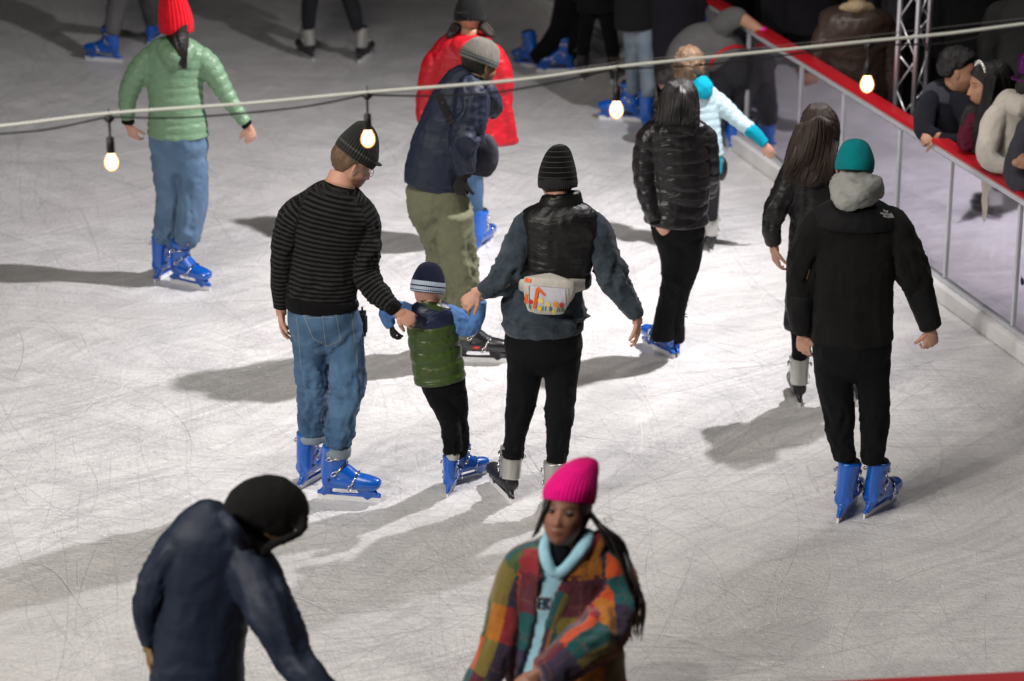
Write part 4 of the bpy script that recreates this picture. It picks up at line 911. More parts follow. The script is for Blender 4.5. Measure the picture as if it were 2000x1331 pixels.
# ---- 4 man with teal beanie
def man_teal():
    p = Person('man in teal beanie and black fleece jacket with grey hood out over the collar', 1675, 1005, 'skin_light'); p.sd = 41
    tor = p.torso([(1674, 392, 0, 42, .8), (1672, 408, 0, 70, .66), (1669, 435, 0, 86, .6), (1667, 480, 0, 84, .62), (1665, 540, 0, 81, .66), (1664, 600, 0, 80, .7), (1663, 662, 0, 82, .72)])
    la = p.arm([(1600, 432, 0, 32), (1580, 480, 0, 31), (1566, 550, 0, 28), (1562, 600, .0, 24), (1567, 648, .01, 19)])
    ra = p.arm([(1742, 432, 0, 33), (1762, 480, 0, 32), (1788, 545, -.01, 28), (1804, 595, -.01, 24), (1817, 638, -.01, 20)])
    j = p.g('jacket', 'black_fleece', [tor, la, ra], amp=.009, fs=8, joints=((1, .32, .1, 1.4), (2, .32, .1, 1.4)))
    p.g('shoulder_yoke', 'black_canvas', [p.T([(1673, 392, 0, 44, .82), (1672, 407, 0, 75, .70), (1670, 425, 0, 88, .65), (1669, 438, 0, 90.5, .64)])], parent=j, amp=.001, vox=.009)
    for q_ in ([(1564, 572, 0, 28, 1), (1563, 600, .0, 26.5, 1), (1567, 646, .01, 21, 1)], [(1792, 558, -.01, 29.5, 1), (1804, 595, -.01, 26.5, 1), (1817, 636, -.01, 22, 1)]): p.g('sleeve_panel', 'black_canvas', [p.T(q_)], parent=j, amp=.004, vox=.009)
    ring(p, 'cuff', 'black_canvas', 1567, 645, .01, 21, 1, 12, (0, 1), j); ring(p, 'cuff', 'black_canvas', 1816, 635, -.01, 22, 1, 12, (.3, 1), j)
    hd = p.g('hood', 'grey_marl', [p.T([(1671, 350, .0, 42, .9), (1670, 366, -.03, 47, .9), (1668, 382, -.08, 46, .7), (1672, 396, -.14, 30, .5)]), p.T([(1640, 356, -.03, 20), (1675, 378, -.12, 22), (1706, 362, -.03, 20), (1712, 385, -.06, 13)])], amp=.009, fs=9, vox=.009)
    hips = p.T([(1663, 655, 0, 76, .74), (1663, 690, 0, 77, .74), (1664, 722, 0, 68, .58), (1665, 740, 0, 50, .45)])
    ll = p.leg([(1626, 705, 40), (1630, 755, 36), (1638, 800, 32), (1642, 845, 28), (1650, 893, 22)], 1010)
    rl = p.leg([(1703, 705, 38), (1706, 750, 34), (1708, 800, 30), (1707, 850, 27), (1703, 900, 21)], 1008)
    p.g('trousers', 'black_trousers', [hips, ll, rl], amp=.0065, fs=10, joints=((1, .3, .1, .9), (2, .3, .1, .9), (1, .55, .12, 1.0), (2, .55, .12, 1.0)))
    for q_ in ([(1649, 884, p.fd(1010), 23), (1650, 896, p.fd(1010), 22)], [(1703, 890, p.fd(1008), 22), (1703, 903, p.fd(1008), 21)]): p.g('ankle_cuff', 'black_rib', [p.T(q_)], amp=.002, vox=.007)
    p.head(1668, 328, .02, 88, -10, 3, 1.0, neck=(1671, 380, 0, .06)); p.hairspline(((-.12, -.07), (.0, -.05), (.03, .0), (.09, .06)), 'hair_dark', 1.03, .003)
    p.beanie(MATS['teal_jersey_hat'], rim=-.015, h=.145, tilt=-10, k=1.0, cuff=0, pw=2.8)
    p.hand((1567, 652, .01), (.12, .1, -1), (-.6, -.8, 0), 1, .19, .35, (1566, 625, .01)); p.hand((1818, 642, -.01), (.08, .1, -1), (.3, -1, 0), -1, .185, .55, (1810, 615, -.01))
    lg = text_polys('THE', 1724, 414, 5, 12, 1.1)+text_polys('NORTH', 1719, 418.5, 5, 12, 1.1)+text_polys('FACE', 1724, 424, 5, 12, 1.1)
    for r_ in (4.0, 6.6, 9.2): lg += line_poly([(1736+r_*math.cos(a)*.9, 424+2.2-r_*math.sin(a)) for a in np.linspace(0, 1.35, 6)], 1.7)
    yk = [c for c in j.children if c.name.startswith('shoulder_yoke')][0]; decal('chest_logo', lg, yk, p.b, MATS['white_print'], j, .002)
    p.inner([tor, la, ra, hips, ll, rl]); p.skate('blue', 1647, 1008, 66, 1.05, 0, 4); p.skate('blue', 1706, 1002, 52, 1.0, 0, 3); p.done()
man_teal()
# ---- 5 long brown hair
def woman_brown():
    p = Person('woman with long brown hair and black coat skating just ahead of the teal beanie man', 1610, 792, 'skin_light'); p.sd = 53
    tor = p.torso([(1588, 300, 0, 30, .8), (1590, 318, 0, 50, .66), (1592, 350, 0, 54, .6), (1594, 400, 0, 50, .66), (1594, 450, 0, 52, .7), (1592, 520, 0, 55, .7), (1590, 580, 0, 56, .7), (1590, 640, 0, 58, .7)])
    la = p.arm([(1552, 325, 0, 24), (1533, 370, 0, 23), (1513, 420, 0, 21), (1508, 450, -.01, 18), (1512, 480, -.02, 14)]); ra = p.arm([(1632, 325, 0, 24), (1650, 380, 0, 22), (1660, 440, 0, 18), (1660, 480, 0, 14)])
    p.g('coat', 'black_nylon', [tor, la, ra], amp=.008, fs=9, puff=(.12, .006), joints=((1, .3, .1, 1),))
    ll = p.leg([(1566, 625, 26), (1564, 670, 20), (1561, 712, 15)], 786); rl = p.leg([(1622, 620, 26), (1650, 680, 19), (1672, 705, 15)], 776)
    p.g('leggings', 'black_trousers', [ll, rl], amp=.004)
    p.head(1598, 252, .03, 85, -8, 0, 1.0, fem=1, neck=(1590, 300, 0))
    p.shrink(-.02, .86, .02)
    h = p.g('hair', 'hair_brown', [p.T([(1598, 208, .02, 18), (1599, 225, .02, 33, .95), (1600, 255, .0, 40, .9), (1592, 290, -.06, 44, .6), (1582, 325, -.10, 40, .45), (1574, 350, -.12, 32, .4), (1572, 362, -.12, 18, .4)]), p.T([(1575, 250, .0, 20), (1560, 290, -.05, 20), (1548, 325, -.08, 17), (1538, 352, -.09, 9)])], vox=.007, amp=0, hair=(7, .010), smooth=3)
    paths = []
    for i in range(90):
        x = random.uniform(-1, 1); x1 = 1580+x*46+random.uniform(-6, 6)-8; paths.append([p.pt(1600+x*28, 225+abs(x)*15, -.06-.06*(1-abs(x))), p.pt(1598+x*40, 265, -.12*(1-x*x)-.03), p.pt(1588+x*44, 310, -.15), p.pt(x1, 345+random.uniform(0, 25), -.15)])
    p.strands(paths, 'hair_brown', .0032, parent=h)
    p.hand((1512, 484, -.02), (.15, 0, -1), (-1, -.4, 0), 1, .175, .3, (1510, 460, -.01), spread=1.6)
    p.inner([tor, la, ra, ll, rl]); p.skate('silver', 1558, 784, 92, .95); p.skate('silver', 1676, 778, 80, .95); p.done()
woman_brown()
# ---- 6 black hair, puffer
def woman_puffer():
    p = Person('woman with straight black hair in black quilted puffer and flared black trousers', 1305, 700, 'skin_light'); p.sd = 61
    tor = p.torso([(1322, 232, 0, 34, .8), (1322, 246, 0, 56, .66), (1326, 275, 0, 62, .62), (1330, 320, 0, 59, .66), (1328, 370, 0, 59, .7), (1322, 410, 0, 60, .74), (1320, 434, 0, 64, .74)])
    la = p.arm([(1268, 258, 0, 24), (1261, 300, 0, 24), (1259, 345, -.02, 22), (1266, 390, -.05, 18), (1281, 430, -.08, 14)]); ra = p.arm([(1376, 258, 0, 22), (1385, 300, .02, 19), (1388, 340, .06, 17), (1384, 380, .14, 14)])
    j = p.g('puffer_jacket', 'black_puffer', [tor, la, ra], vox=.009, amp=.006, puff=(.075, .010)); ring(p, 'cuff', 'black_rib', 1281, 430, -.08, 14, 1, 10, (.3, 1), j)
    st = line_poly([(1331, 262), (1333, 330), (1331, 432)], 1.6); decal('back_seam', st, j, p.b, MATS['black_gear'], j, .002)
    hips = p.T([(1322, 425, 0, 54, .74), (1326, 460, 0, 51, .62), (1330, 480, 0, 40, .5)])
    ll = p.leg([(1308, 465, 31), (1314, 500, 27), (1314, 540, 21), (1303, 590, 19), (1296, 630, 22), (1294, 662, 26)], 698); rl = p.leg([(1350, 465, 28), (1345, 510, 24), (1336, 550, 20), (1324, 600, 18), (1320, 640, 19), (1318, 665, 21)], 690)
    p.g('trousers', 'black_trousers', [hips, ll, rl], amp=.007, fs=11, joints=((1, .25, .1, 1.2),))
    p.head(1322, 195, .02, 92, -4, 0, .98, fem=1, neck=(1322, 240, 0))
    p.shrink(.0, .84, .05)
    h = p.g('hair', 'hair_black', [p.T([(1326, 160, .01, 20), (1327, 175, .01, 34, .95), (1326, 200, .0, 40, .9), (1324, 228, -.04, 43, .75), (1322, 248, -.07, 44, .5), (1320, 256, -.08, 36, .4)])], vox=.007, amp=0, hair=(8, .008), smooth=3)
    paths = []
    for i in range(110):
        x = random.uniform(-1, 1); paths.append([p.pt(1328+x*22, 168+abs(x)*12, -.07*(1-x*x)), p.pt(1327+x*37, 200, -.11*(1-x*x)-.01), p.pt(1323+x*42, 230, -.13+.06*x*x), p.pt(1321+x*45+random.uniform(-4, 4), 252+random.uniform(-4, 8), -.15+.06*x*x)])
    p.strands(paths, 'hair_black', .0034, parent=h)
    p.hand((1283, 433, -.08), (.5, -.2, -.5), (-.2, -1, .2), 1, .165, .8, (1278, 420, -.07))
    p.inner([tor, la, ra, hips, ll, rl]); p.skate('blue', 1299, 692, 125, .95, 0, 0); p.skate('blue', 1318, 688, 100, .95); p.done()
woman_puffer()
# ---- 7 curly haired child
def child_white():
    p = Person('curly haired child in pale blue jacket with teal hood and cuffs', 1388, 492, 'skin_light'); p.sd = 71
    tor = p.torso([(1366, 170, 0, 20, .8), (1368, 182, 0, 34, .7), (1370, 205, 0, 36, .66), (1374, 250, 0, 34, .7), (1376, 303, 0, 38, .72)])
    ra = p.arm([(1396, 190, 0, 17), (1420, 215, 0, 17), (1445, 238, -.02, 15), (1468, 255, -.04, 14)]); la = p.arm([(1340, 190, 0, 16), (1325, 230, 0, 15), (1320, 270, 0, 12)])
    p.g('jacket', 'white_puffer', [tor, ra, la], amp=.003, puff=(.05, .009)); [p.g(n_, 'teal_jersey', [p.T(q_)], amp=.006, fs=16, vox=.008) for n_, q_ in (('hood', [(1364, 160, -.03, 18, .8), (1374, 176, -.07, 21, .6), (1382, 192, -.08, 9, .5)]), ('hoodie_hem', [(1376, 295, 0, 34, .74), (1382, 330, 0, 30, .74), (1384, 342, 0, 26, .74)]), ('hoodie_cuff', [(1460, 250, -.04, 14.5), (1478, 264, -.05, 12), (1494, 282, -.06, 10)]))]
    p.g('leggings', 'charcoal_trousers', [p.T([(1380, 325, 0, 30, .75), (1384, 345, 0, 28, .75)]), p.leg([(1390, 340, 17), (1392, 380, 15), (1390, 430, 12)], 490), p.leg([(1372, 340, 17), (1366, 380, 15), (1360, 430, 12)], 480)], amp=.003)
    p.head(1345, 132, .02, 95, -6, 0, .92, fem=1, neck=(1362, 168, 0, .045)); p.hairspline(((-.12, -.09), (.0, -.07), (.03, .0), (.09, .06)), 'hair_curly', 1.12, .018, 5, 26)
    p.hand((1494, 282, -.06), (.5, .0, -.8), (-.3, -1, .2), -1, .14, .2, None, spread=2.0)
    paths = []
    for i in range(150):
        a = random.uniform(0, 6.28); e = random.uniform(-.5, 1.4); rr = .098+random.uniform(0, .012); c = Vector((math.cos(a)*math.cos(e), math.sin(a)*math.cos(e), math.sin(e)))
        if (p.hM.transposed()@(p.hM@c)).y > .5 and c.z < .4: continue
        q = []
        for k in range(7): t = k*1.1; q.append(p.hl(tuple(c*rr+Vector((.008*math.cos(t+i), .008*math.sin(t+i), .03-.012*k)))))
        paths.append(q)
    p.strands(paths, 'hair_curly', .0035)
    m = MB(); c = p.pt(1410, 330, .02); m.ball(Vector((0,0,0)), (.035, .05, .075), 12, 8); m.tube([Vector((0,0,.06)), Vector((-.02, 0, .25))], .004, 5)
    tag(m.build('small_bag', MATS['black_gear'], None, loc=c), 'small black bag hanging at the hip of the pale blue jacket child', 'bag')
    p.inner([tor, ra, la]); p.skate('silver', 1388, 486, 86, .82); p.skate('silver', 1358, 478, 90, .82); p.done()
child_white()
# ---- 8 olive trousers man
def man_olive():
    p = Person('man in navy bomber jacket, olive trousers and grey knit beanie leaning sideways', 890, 706, 'skin_brown'); p.sd = 83
    tor = p.torso([(925, 146, .02, 24, .85), (912, 160, .02, 42, .75), (902, 190, 0, 56, .7), (888, 235, 0, 62, .7), (868, 285, 0, 64, .7), (853, 330, 0, 62, .74), (849, 360, 0, 60, .76)])
    ra = p.arm([(920, 180, -.08, 32), (918, 225, -.12, 31), (906, 275, -.15, 27), (905, 310, -.15, 22), (908, 336, -.14, 17)]); la = p.arm([(942, 175, .12, 26), (965, 215, .18, 20), (962, 198, .14, 14)])
    j = p.g('jacket', 'navy_nylon', [tor, ra, la], amp=.010, fs=9, joints=((1, .3, .12, 1.6), (1, .1, .1, .8))); p.g('hem_band', 'navy_nylon', [p.T([(850, 352, 0, 61.5, .78), (847, 366, 0, 59, .78)])], parent=j, amp=.002)
    p.g('collar', 'navy_nylon', [p.T([(922, 158, .02, 30, .8), (930, 143, .02, 25, .8)])], parent=j, amp=.002)
    hips = p.T([(848, 358, 0, 56, .8), (856, 395, 0, 60, .8), (868, 430, 0, 54, .66), (876, 452, 0, 42, .5)])
    ll = p.leg([(838, 420, 38), (856, 480, 28), (866, 530, 23), (868, 580, 21), (866, 630, 20)], 690, .05); rl = p.leg([(888, 415, 40), (890, 460, 38), (896, 510, 33), (905, 560, 27), (898, 610, 24), (905, 655, 20)], 706, -.05)
    p.g('trousers', 'olive_cotton', [hips, ll, rl], amp=.011, fs=11, joints=((2, .3, .1, 1.2), (1, .3, .1, 1.2), (2, .5, .15, 1.5), (0, .2, .1, 1)))
    p.head(936, 128, .05, 38, -12, 0, 1.0, .95, neck=(924, 158, .02, .062)); p.hairspline(((-.12, -.06), (-.03, -.05), (.0, -.02), (.035, .03), (.09, .07)), 'hair_dark', 1.03, .003)
    p.beanie('grey_tweed', rim=.012, h=.125, tilt=-14, k=1.05, cuff=0, pw=2.8)
    p.g('glove_cuff', 'dark_cuff', [p.T([(907, 330, -.14, 17), (905, 345, -.14, 16)])], amp=.001); p.hand((904, 345, -.14), (-.3, 0, -1), (-.6, -.9, 0), 1, .20, .95, None, 'dark_cuff', .3); p.hand((966, 200, .14), (-.3, 0, .9), (.9, -.3, 0), 1, .19, .8, None, 'dark_cuff')
    c = p.pt(936, 302, -.02); b_ = garment('shoulder_bag', MATS['grey_bag'], [p.T([(936, 268, .0, 22, .6), (938, 285, -.01, 32, .6), (938, 315, -.01, 34, .6), (934, 338, .0, 24, .6)], sq=.8)], None, c, vox=.009, amp=.006); b_.location = c; tag(b_, 'dark grey cross body bag hanging at the front of the navy jacket man', 'shoulder bag')
    T_ = bvh_of(j, p.b); s2 = decal('strap', line_poly([(857, 186), (880, 236), (884, 242)], 15), j, p.b, MATS['dark_cuff'], p.root, .005)
    p.inner([tor, ra, hips, ll, rl]); p.skate('black', 918, 706, -6, 1.02); p.skate('black', 864, 688, 20, 1.02); p.done()
man_olive()
# ---- 9 red coat
def woman_red():
    p = Person('woman in long red parka and dark bobble hat behind the navy jacket man', 925, 498, 'skin_tan'); p.sd = 97
    tor = p.torso([(914, 66, 0, 34, .8), (912, 84, 0, 56, .7), (908, 115, 0, 66, .64), (904, 170, 0, 72, .66), (905, 225, 0, 78, .66), (908, 280, 0, 86, .62)])
    la = p.arm([(852, 108, 0, 22), (838, 160, 0, 21), (830, 215, -.02, 18), (836, 250, -.05, 15)]); ra = p.arm([(968, 108, 0, 22), (982, 160, 0, 21), (980, 205, .04, 18), (962, 225, .08, 15)])
    flap = p.T([(968, 170, -.02, 16, .5), (982, 225, -.03, 20, .4), (992, 283, -.03, 22, .35)])
    j = p.g('parka', 'red_parka', [tor, la, ra, flap], amp=.008, fs=8, puff=(.11, .007)); p.g('hood', 'red_parka', [p.T([(888, 84, -.06, 17), (914, 97, -.10, 22), (940, 84, -.06, 17)])], parent=j, amp=.006)
    ll = p.leg([(925, 270, 30), (925, 345, 21), (928, 390, 17), (928, 430, 15)], 490); rl = p.leg([(885, 270, 30), (880, 345, 21), (872, 400, 17), (868, 430, 15)], 470)
    p.g('jeans', 'blue_denim', [ll, rl], amp=.006, fade=.5); p.head(918, 36, .02, 88, -6, 0, 1.0, fem=1, neck=(914, 80, 0))
    p.beanie('black_knit', rim=-.01, h=.16, tilt=-8, k=1.05, cuff=.05); m = MB(); m.ball(p.hl((0, -.04, .19))-p.b, .045, 16, 12); m.build('pompom', MATS['black_fleece'], p.root)
    for q_ in ([(893, 50, -.02, 11), (882, 66, -.05, 9), (872, 74, -.06, 4)], [(943, 50, -.02, 11), (956, 64, -.05, 9), (966, 72, -.06, 4)]): h = p.g('hair_lock', 'hair_dark', [p.T(q_)], vox=.008, amp=0, hair=(6, .006))
    p.inner([tor, la, ra, ll, rl]); p.skate('blue', 938, 490, 68, .95); p.skate('blue', 868, 475, 80, .95); p.done()
woman_red()
# ---- 10 green jacket
def woman_green():
    p = Person('woman in red knit hat, mint green puffer jacket and loose blue jeans', 345, 552, 'skin_light'); p.sd = 103
    tor = p.torso([(345, 74, 0, 26, .8), (344, 88, 0, 50, .68), (343, 110, 0, 60, .62), (341, 155, 0, 55, .68), (344, 205, 0, 54, .7), (347, 240, 0, 58, .72), (348, 264, 0, 60, .74)])
    la = p.arm([(290, 112, 0, 23), (268, 145, 0, 23), (252, 180, 0, 20), (248, 210, -.01, 16), (250, 236, -.02, 13)]); ra = p.arm([(396, 112, 0, 23), (418, 145, 0, 22), (442, 185, 0, 18), (460, 213, -.01, 15), (480, 241, -.02, 12)])
    j = p.g('puffer_jacket', 'mint_puffer', [tor, la, ra], amp=.003, puff=(.055, .0115)); p.g('hood', 'mint_puffer', [p.T([(318, 90, -.06, 18), (344, 112, -.13, 22), (372, 90, -.06, 18)])], parent=j, amp=.004, puff=(.05, .006))
    ring(p, 'cuff', 'black_rib', 250, 238, -.02, 12.5, 1, 8, (0, 1), j); ring(p, 'cuff', 'black_rib', 482, 243, -.02, 11.5, 1, 8, (.8, 1), j)
    hips = p.T([(348, 258, 0, 56, .76), (350, 290, 0, 57, .68), (350, 330, 0, 44, .5)])
    ll = p.leg([(326, 305, 31), (328, 350, 27), (329, 400, 24), (325, 440, 23), (326, 474, 18)], 545); rl = p.leg([(375, 305, 30), (378, 350, 29), (377, 400, 28), (370, 440, 26), (365, 477, 18)], 558)
    p.g('jeans', 'pale_denim', [hips, ll, rl], amp=.012, fs=10, fade=.5, joints=((1, .55, .12, 1.5), (2, .55, .12, 1.5)))
    p.head(345, 45, .02, 84, -4, 0, 1.0, fem=1, neck=(345, 88, 0)); p.beanie('red_knit', rim=-.04, h=.25, tilt=0, k=1.12, slouch=(-.03, 0, 0), cuff=.0, pw=2.2)
    h = p.g('hair', 'hair_dark', [p.T([(345, 60, -.06, 26, .5), (352, 80, -.14, 18, .5), (356, 105, -.17, 11, .5), (360, 135, -.165, 5, .5)])], vox=.007, amp=0, hair=(5, .004))
    p.strands([[p.pt(346+random.uniform(-10, 10), 66, -.13), p.pt(354+random.uniform(-9, 9), 95, -.18), p.pt(358+random.uniform(-10, 10), 120+random.uniform(0, 20), -.185)] for i in range(40)], 'hair_dark', .0028, parent=h)
    p.hand((251, 244, -.02), (.3, .1, -.9), (-.6, -.8, 0), 1, .17, .35, (250, 225, -.02)); p.hand((485, 246, -.02), (.15, .1, -1), (.3, -1, 0), -1, .17, .35, (472, 228, -.02))
    p.inner([tor, la, ra, hips, ll, rl]); p.skate('blue', 317, 545, 66, .98); p.skate('blue', 356, 556, -33, 1.0); p.done()
woman_green()
# ---- 11 pink hat woman, foreground
def woman_pink():
    p = Person('smiling woman in pink knit hat and colourful plaid fleece coat looking up at the viewer', 1100, 1400, 'skin_deep', Y=8.75); p.root['label'] = 'woman in bright pink knit hat and patchwork plaid coat over a pale blue hoodie'; p.sd = 113
    tor = p.torso([(1108, 1048, .02, 46, .8), (1110, 1066, .02, 84, .62), (1108, 1100, 0, 104, .6), (1104, 1160, 0, 104, .64), (1104, 1230, 0, 108, .7), (1106, 1331, 0, 116, .74), (1108, 1480, 0, 126, .74)])
    ra = p.arm([(1190, 1098, 0, 44), (1200, 1160, -.03, 46), (1180, 1225, -.12, 46), (1130, 1272, -.24, 44), (1085, 1305, -.30, 38), (1052, 1318, -.33, 32)])
    la = p.arm([(1022, 1092, 0, 36), (1000, 1150, 0, 38), (985, 1220, -.02, 38), (962, 1290, -.05, 36), (925, 1360, -.08, 30)])
    hood = p.T([(1100, 1084, -.0, 66, .62), (1096, 1120, -.012, 76, .64), (1092, 1200, -.012, 80, .68), (1092, 1300, -.02, 84, .72), (1092, 1400, -.02, 88, .74)])
    hd = p.g('hoodie', 'sky_hoodie', [hood], amp=.008, fs=6, vox=.010, seed=5)
    p.g('hood', 'sky_hoodie', [p.T([(1074, 1040, -.02, 11), (1063, 1068, -.06, 13), (1068, 1098, -.10, 13), (1080, 1126, -.125, 10)]), p.T([(1152, 1038, -.01, 11), (1143, 1064, -.06, 14), (1116, 1100, -.10, 14), (1086, 1130, -.125, 10)]), p.T([(1076, 1046, .0, 15), (1112, 1062, .09, 26), (1148, 1044, .0, 15)])], parent=hd, amp=.004)
    p.g('tee', 'dark_tee', [p.T([(1094, 1066, -.03, 26, .8), (1084, 1108, -.08, 18, .8)])], amp=.001)
    L = [(1040, 1030), (1057, 1080), (1058, 1130), (1047, 1200), (1030, 1270), (1000, 1345), (1010, 1420), (1040, 1420), (1046, 1331), (1048, 1280), (1068, 1200), (1085, 1150), (1112, 1105), (1150, 1060), (1170, 1030)]
    def inside(x, y):
        c = np.zeros(len(x), bool); n = len(L)
        for i in range(n):
            x1, y1 = L[i]; x2, y2 = L[(i+1) % n]
            k = ((y1 > y) != (y2 > y)) & (x < (x2-x1)*(y-y1)/(y2-y1+1e-9)+x1); c ^= k
        return c
    def cut(v, S, E, AN, TI, N):
        z = v[:, 1]*cT+(CH-v[:, 2])*sT; px = 1000+FPX*v[:, 0]/z; dn = -v[:, 1]*sT+(CH-v[:, 2])*cT; py = 665.5+FPX*dn/z
        return inside(px, py) & (v[:, 1] < p.Y-.02) & (TI == 0)
    coat = p.g('coat', 'plaid_fleece', [tor, ra, la], amp=.010, fs=6, vox=.011, cut=cut, solid=.012, joints=((1, .3, .15, 1.5),))
    T_ = line_poly
    p.g('lapel', 'plaid_fleece', [p.T([(1176, 1042, .0, 15, .6), (1158, 1078, -.05, 20, .6), (1122, 1128, -.095, 20, .5), (1092, 1185, -.115, 17, .4), (1070, 1250, -.125, 13, .4), (1058, 1300, -.125, 9, .4)])], parent=coat, amp=.005, vox=.009)
    lt = text_polys('EK', 1049, 1188, 34, 4, .62); decal('lettering', text_polys('EK', 1047.5, 1189.5, 38, 4, .62), hd, p.b, MATS['white_print'], hd, .006); decal('lettering', lt, hd, p.b, MATS['navy_print'], hd, .009)
    p.head(1106, 999, .0, 252, 18, -3, 1.0, fem=1, neck=(1102, 1078, .0, .052), eyes=True); p.hairspline(((-.12, -.11), (.0, -.09), (.03, .0), (.06, .05), (.09, .065)), 'hair_black', 1.06, .006)
    p.beanie('pink_knit', rim=.034, h=.142, tilt=6, k=1.04, slouch=(-.04, -.05, .01), cuff=0, pw=2.2, roll=4)
    paths = []
    for i in range(26):
        k = i/25; paths.append([p.pt(1130+10*k, 985, .04), p.pt(1160+14*k, 1015+12*k, .02-.05*random.random()), p.pt(1192+24*k+random.uniform(-6, 6), 1062, -.10*random.random()+.04), p.pt(1222+14*k+random.uniform(-6, 6), 1130, .0-.10*random.random()), p.pt(1226+28*k+random.uniform(-8, 8), 1180, -.02-.08*random.random()), p.pt(1224+28*k+random.uniform(-8, 8), 1215+random.uniform(0, 40), -.02)])
    for i in range(9): paths.append([p.pt(1072, 975, -.04), p.pt(1062-i*.6, 1010, -.05+.02*(i % 3)), p.pt(1052-i*1.6, 1040+i*1.5, -.02+.02*(i % 3))])
    hr = p.strands(paths, 'hair_black', .0085, name='braids', n=7)
    m = MB(); c = p.pt(1187, 1016, -.02)-p.b; m.tube([c+Vector((.014*math.cos(a), 0, .009*math.sin(a))) for a in np.linspace(0, 6.28, 14)], .0018, 6, False); m.build('braid_ring', MATS['gold_frame'], hr)
    p.hand((1050, 1317, -.33), (-.7, -.1, -.6), (-.3, -.8, .5), 1, .18, .6, (1085, 1305, -.30)); p.hand((922, 1365, -.08), (-.3, 0, -1), (-1, -.3, 0), 1, .18, .35, (935, 1340, -.08))
    hips = p.T([(1108, 1420, 0, 100, .76), (1108, 1500, 0, 96, .76)]); ll = p.leg([(1065, 1500, 50), (1062, 1620, 38), (1060, 1760, 28)], 1880); rl = p.leg([(1150, 1500, 50), (1150, 1620, 38), (1148, 1760, 28)], 1890)
    p.g('trousers', 'dark_tee', [hips, ll, rl], vox=.014); g0 = p.Y
    for X_ in (p.b.x-.08, p.b.x+.09): _sk(p, 'blue', X_, g0, 265)
    p.inner([tor, ra, la, hips, ll, rl], .7); p.done()
def _sk(p, kind, X, Y, yaw, sc=1.0):
    M = Matrix.Translation(Vector((X, Y, 0))-p.b) @ Matrix.Rotation(R(yaw), 4, 'Z') @ Matrix.Scale(sc, 4); root = None
    for nm, me, par in SK[kind]:
        o = bpy.data.objects.new(nm, me); COL.objects.link(o)
        if par is None: o.parent = p.root; o.matrix_local = M; root = o
        else: o.parent = root
woman_pink()
# ---- 12 hooded man, foreground
def man_hood():
    p = Person('man in dark blue rain jacket with black hood up, head bent down', 400, 1400, 'skin_brown', Y=8.95); p.sd = 131
    tor = p.torso([(440, 1000, .02, 38, .8), (424, 1020, .02, 60, .68), (414, 1050, 0, 84, .6), (410, 1110, 0, 94, .62), (402, 1180, 0, 88, .66), (392, 1260, 0, 88, .7), (386, 1340, 0, 92, .74), (384, 1440, 0, 98, .74)])
    la = p.arm([(345, 1062, 0, 38), (318, 1110, 0, 33), (294, 1170, 0, 26), (288, 1215, 0, 22), (292, 1254, .01, 16)])
    ra = p.arm([(478, 1075, -.02, 46), (505, 1140, -.08, 50), (538, 1215, -.16, 45), (570, 1285, -.22, 36), (615, 1335, -.28, 30), (650, 1362, -.30, 24)])
    j = p.g('rain_jacket', 'navy_raincoat', [tor, la, ra], amp=.010, fs=4.5, vox=.012, joints=((2, .35, .2, 1.0), (1, .3, .15, 1.0)))
    p.g('jacket_collar', 'navy_raincoat', [p.T([(428, 1003, -.10, 16), (455, 1035, -.16, 18), (480, 1072, -.12, 13)], ratio=.7)], parent=j, amp=.004)
    p.head(524, 1018, .0, 12, -42, 0, .93, .9, neck=(462, 1040, .02, .062), ears=False); p.shrink(.02, .8, -.02)
    hd = p.g('hood', 'dark_hood', [p.T([(448, 1026, .02, 30, .9), (476, 1006, .01, 48, .95), (508, 985, .0, 55, .95), (540, 982, .0, 54, .92), (566, 1000, .0, 44, .88), (582, 1018, 0, 30, .8)]), p.T([(500, 1000, .0, 40), (545, 1008, -.0, 44), (578, 1026, .0, 22)]), p.T([(462, 1030, -.02, 32), (488, 1048, -.03, 36), (505, 1066, -.02, 26)]), p.T([(496, 1026, 0, 38), (528, 1028, .0, 38), (552, 1030, .0, 27)]), p.T([(586, 1000, -.03, 12), (594, 1030, -.05, 9), (572, 1048, -.09, 9), (536, 1062, -.11, 10), (508, 1078, -.08, 12)]), p.T([(470, 1035, -.01, 34, .9), (498, 1035, -.01, 36, .9), (522, 1022, .0, 44, .9)])], vox=.009, amp=.006, fs=7, smooth=8)
    p.hand((292, 1258, .01), (-.02, 0, -1), (-1, -.2, 0), 1, .185, .2, (291, 1235, .01)); p.hand((652, 1364, -.30), (.8, -.1, -.6), (.3, -.8, .5), -1, .185, .5, (630, 1348, -.28))
    hips = p.T([(384, 1400, 0, 88, .76), (384, 1480, 0, 90, .76)]); ll = p.leg([(345, 1490, 52), (345, 1620, 40), (345, 1740, 28)], 1880); rl = p.leg([(425, 1490, 52), (440, 1620, 40), (445, 1740, 28)], 1890)
    p.g('trousers', 'black_trousers', [hips, ll, rl], vox=.014)
    for X_ in (p.b.x-.12, p.b.x+.06): _sk(p, 'blue', X_, p.Y, 70)
    p.inner([tor, la, ra, hips, ll, rl], .7); p.done()
man_hood()
def rail_Y(px):
    lo, hi = -6.0, 20.0
    for _ in range(50):
        mm = (lo+hi)/2; q = BA+dirb*mm+NB_*.055; q.z = .935
        if 1000+FPX*q.x/depth(q) > px: lo = mm
        else: hi = mm
    return (BA+dirb*lo+NB_*.055).y
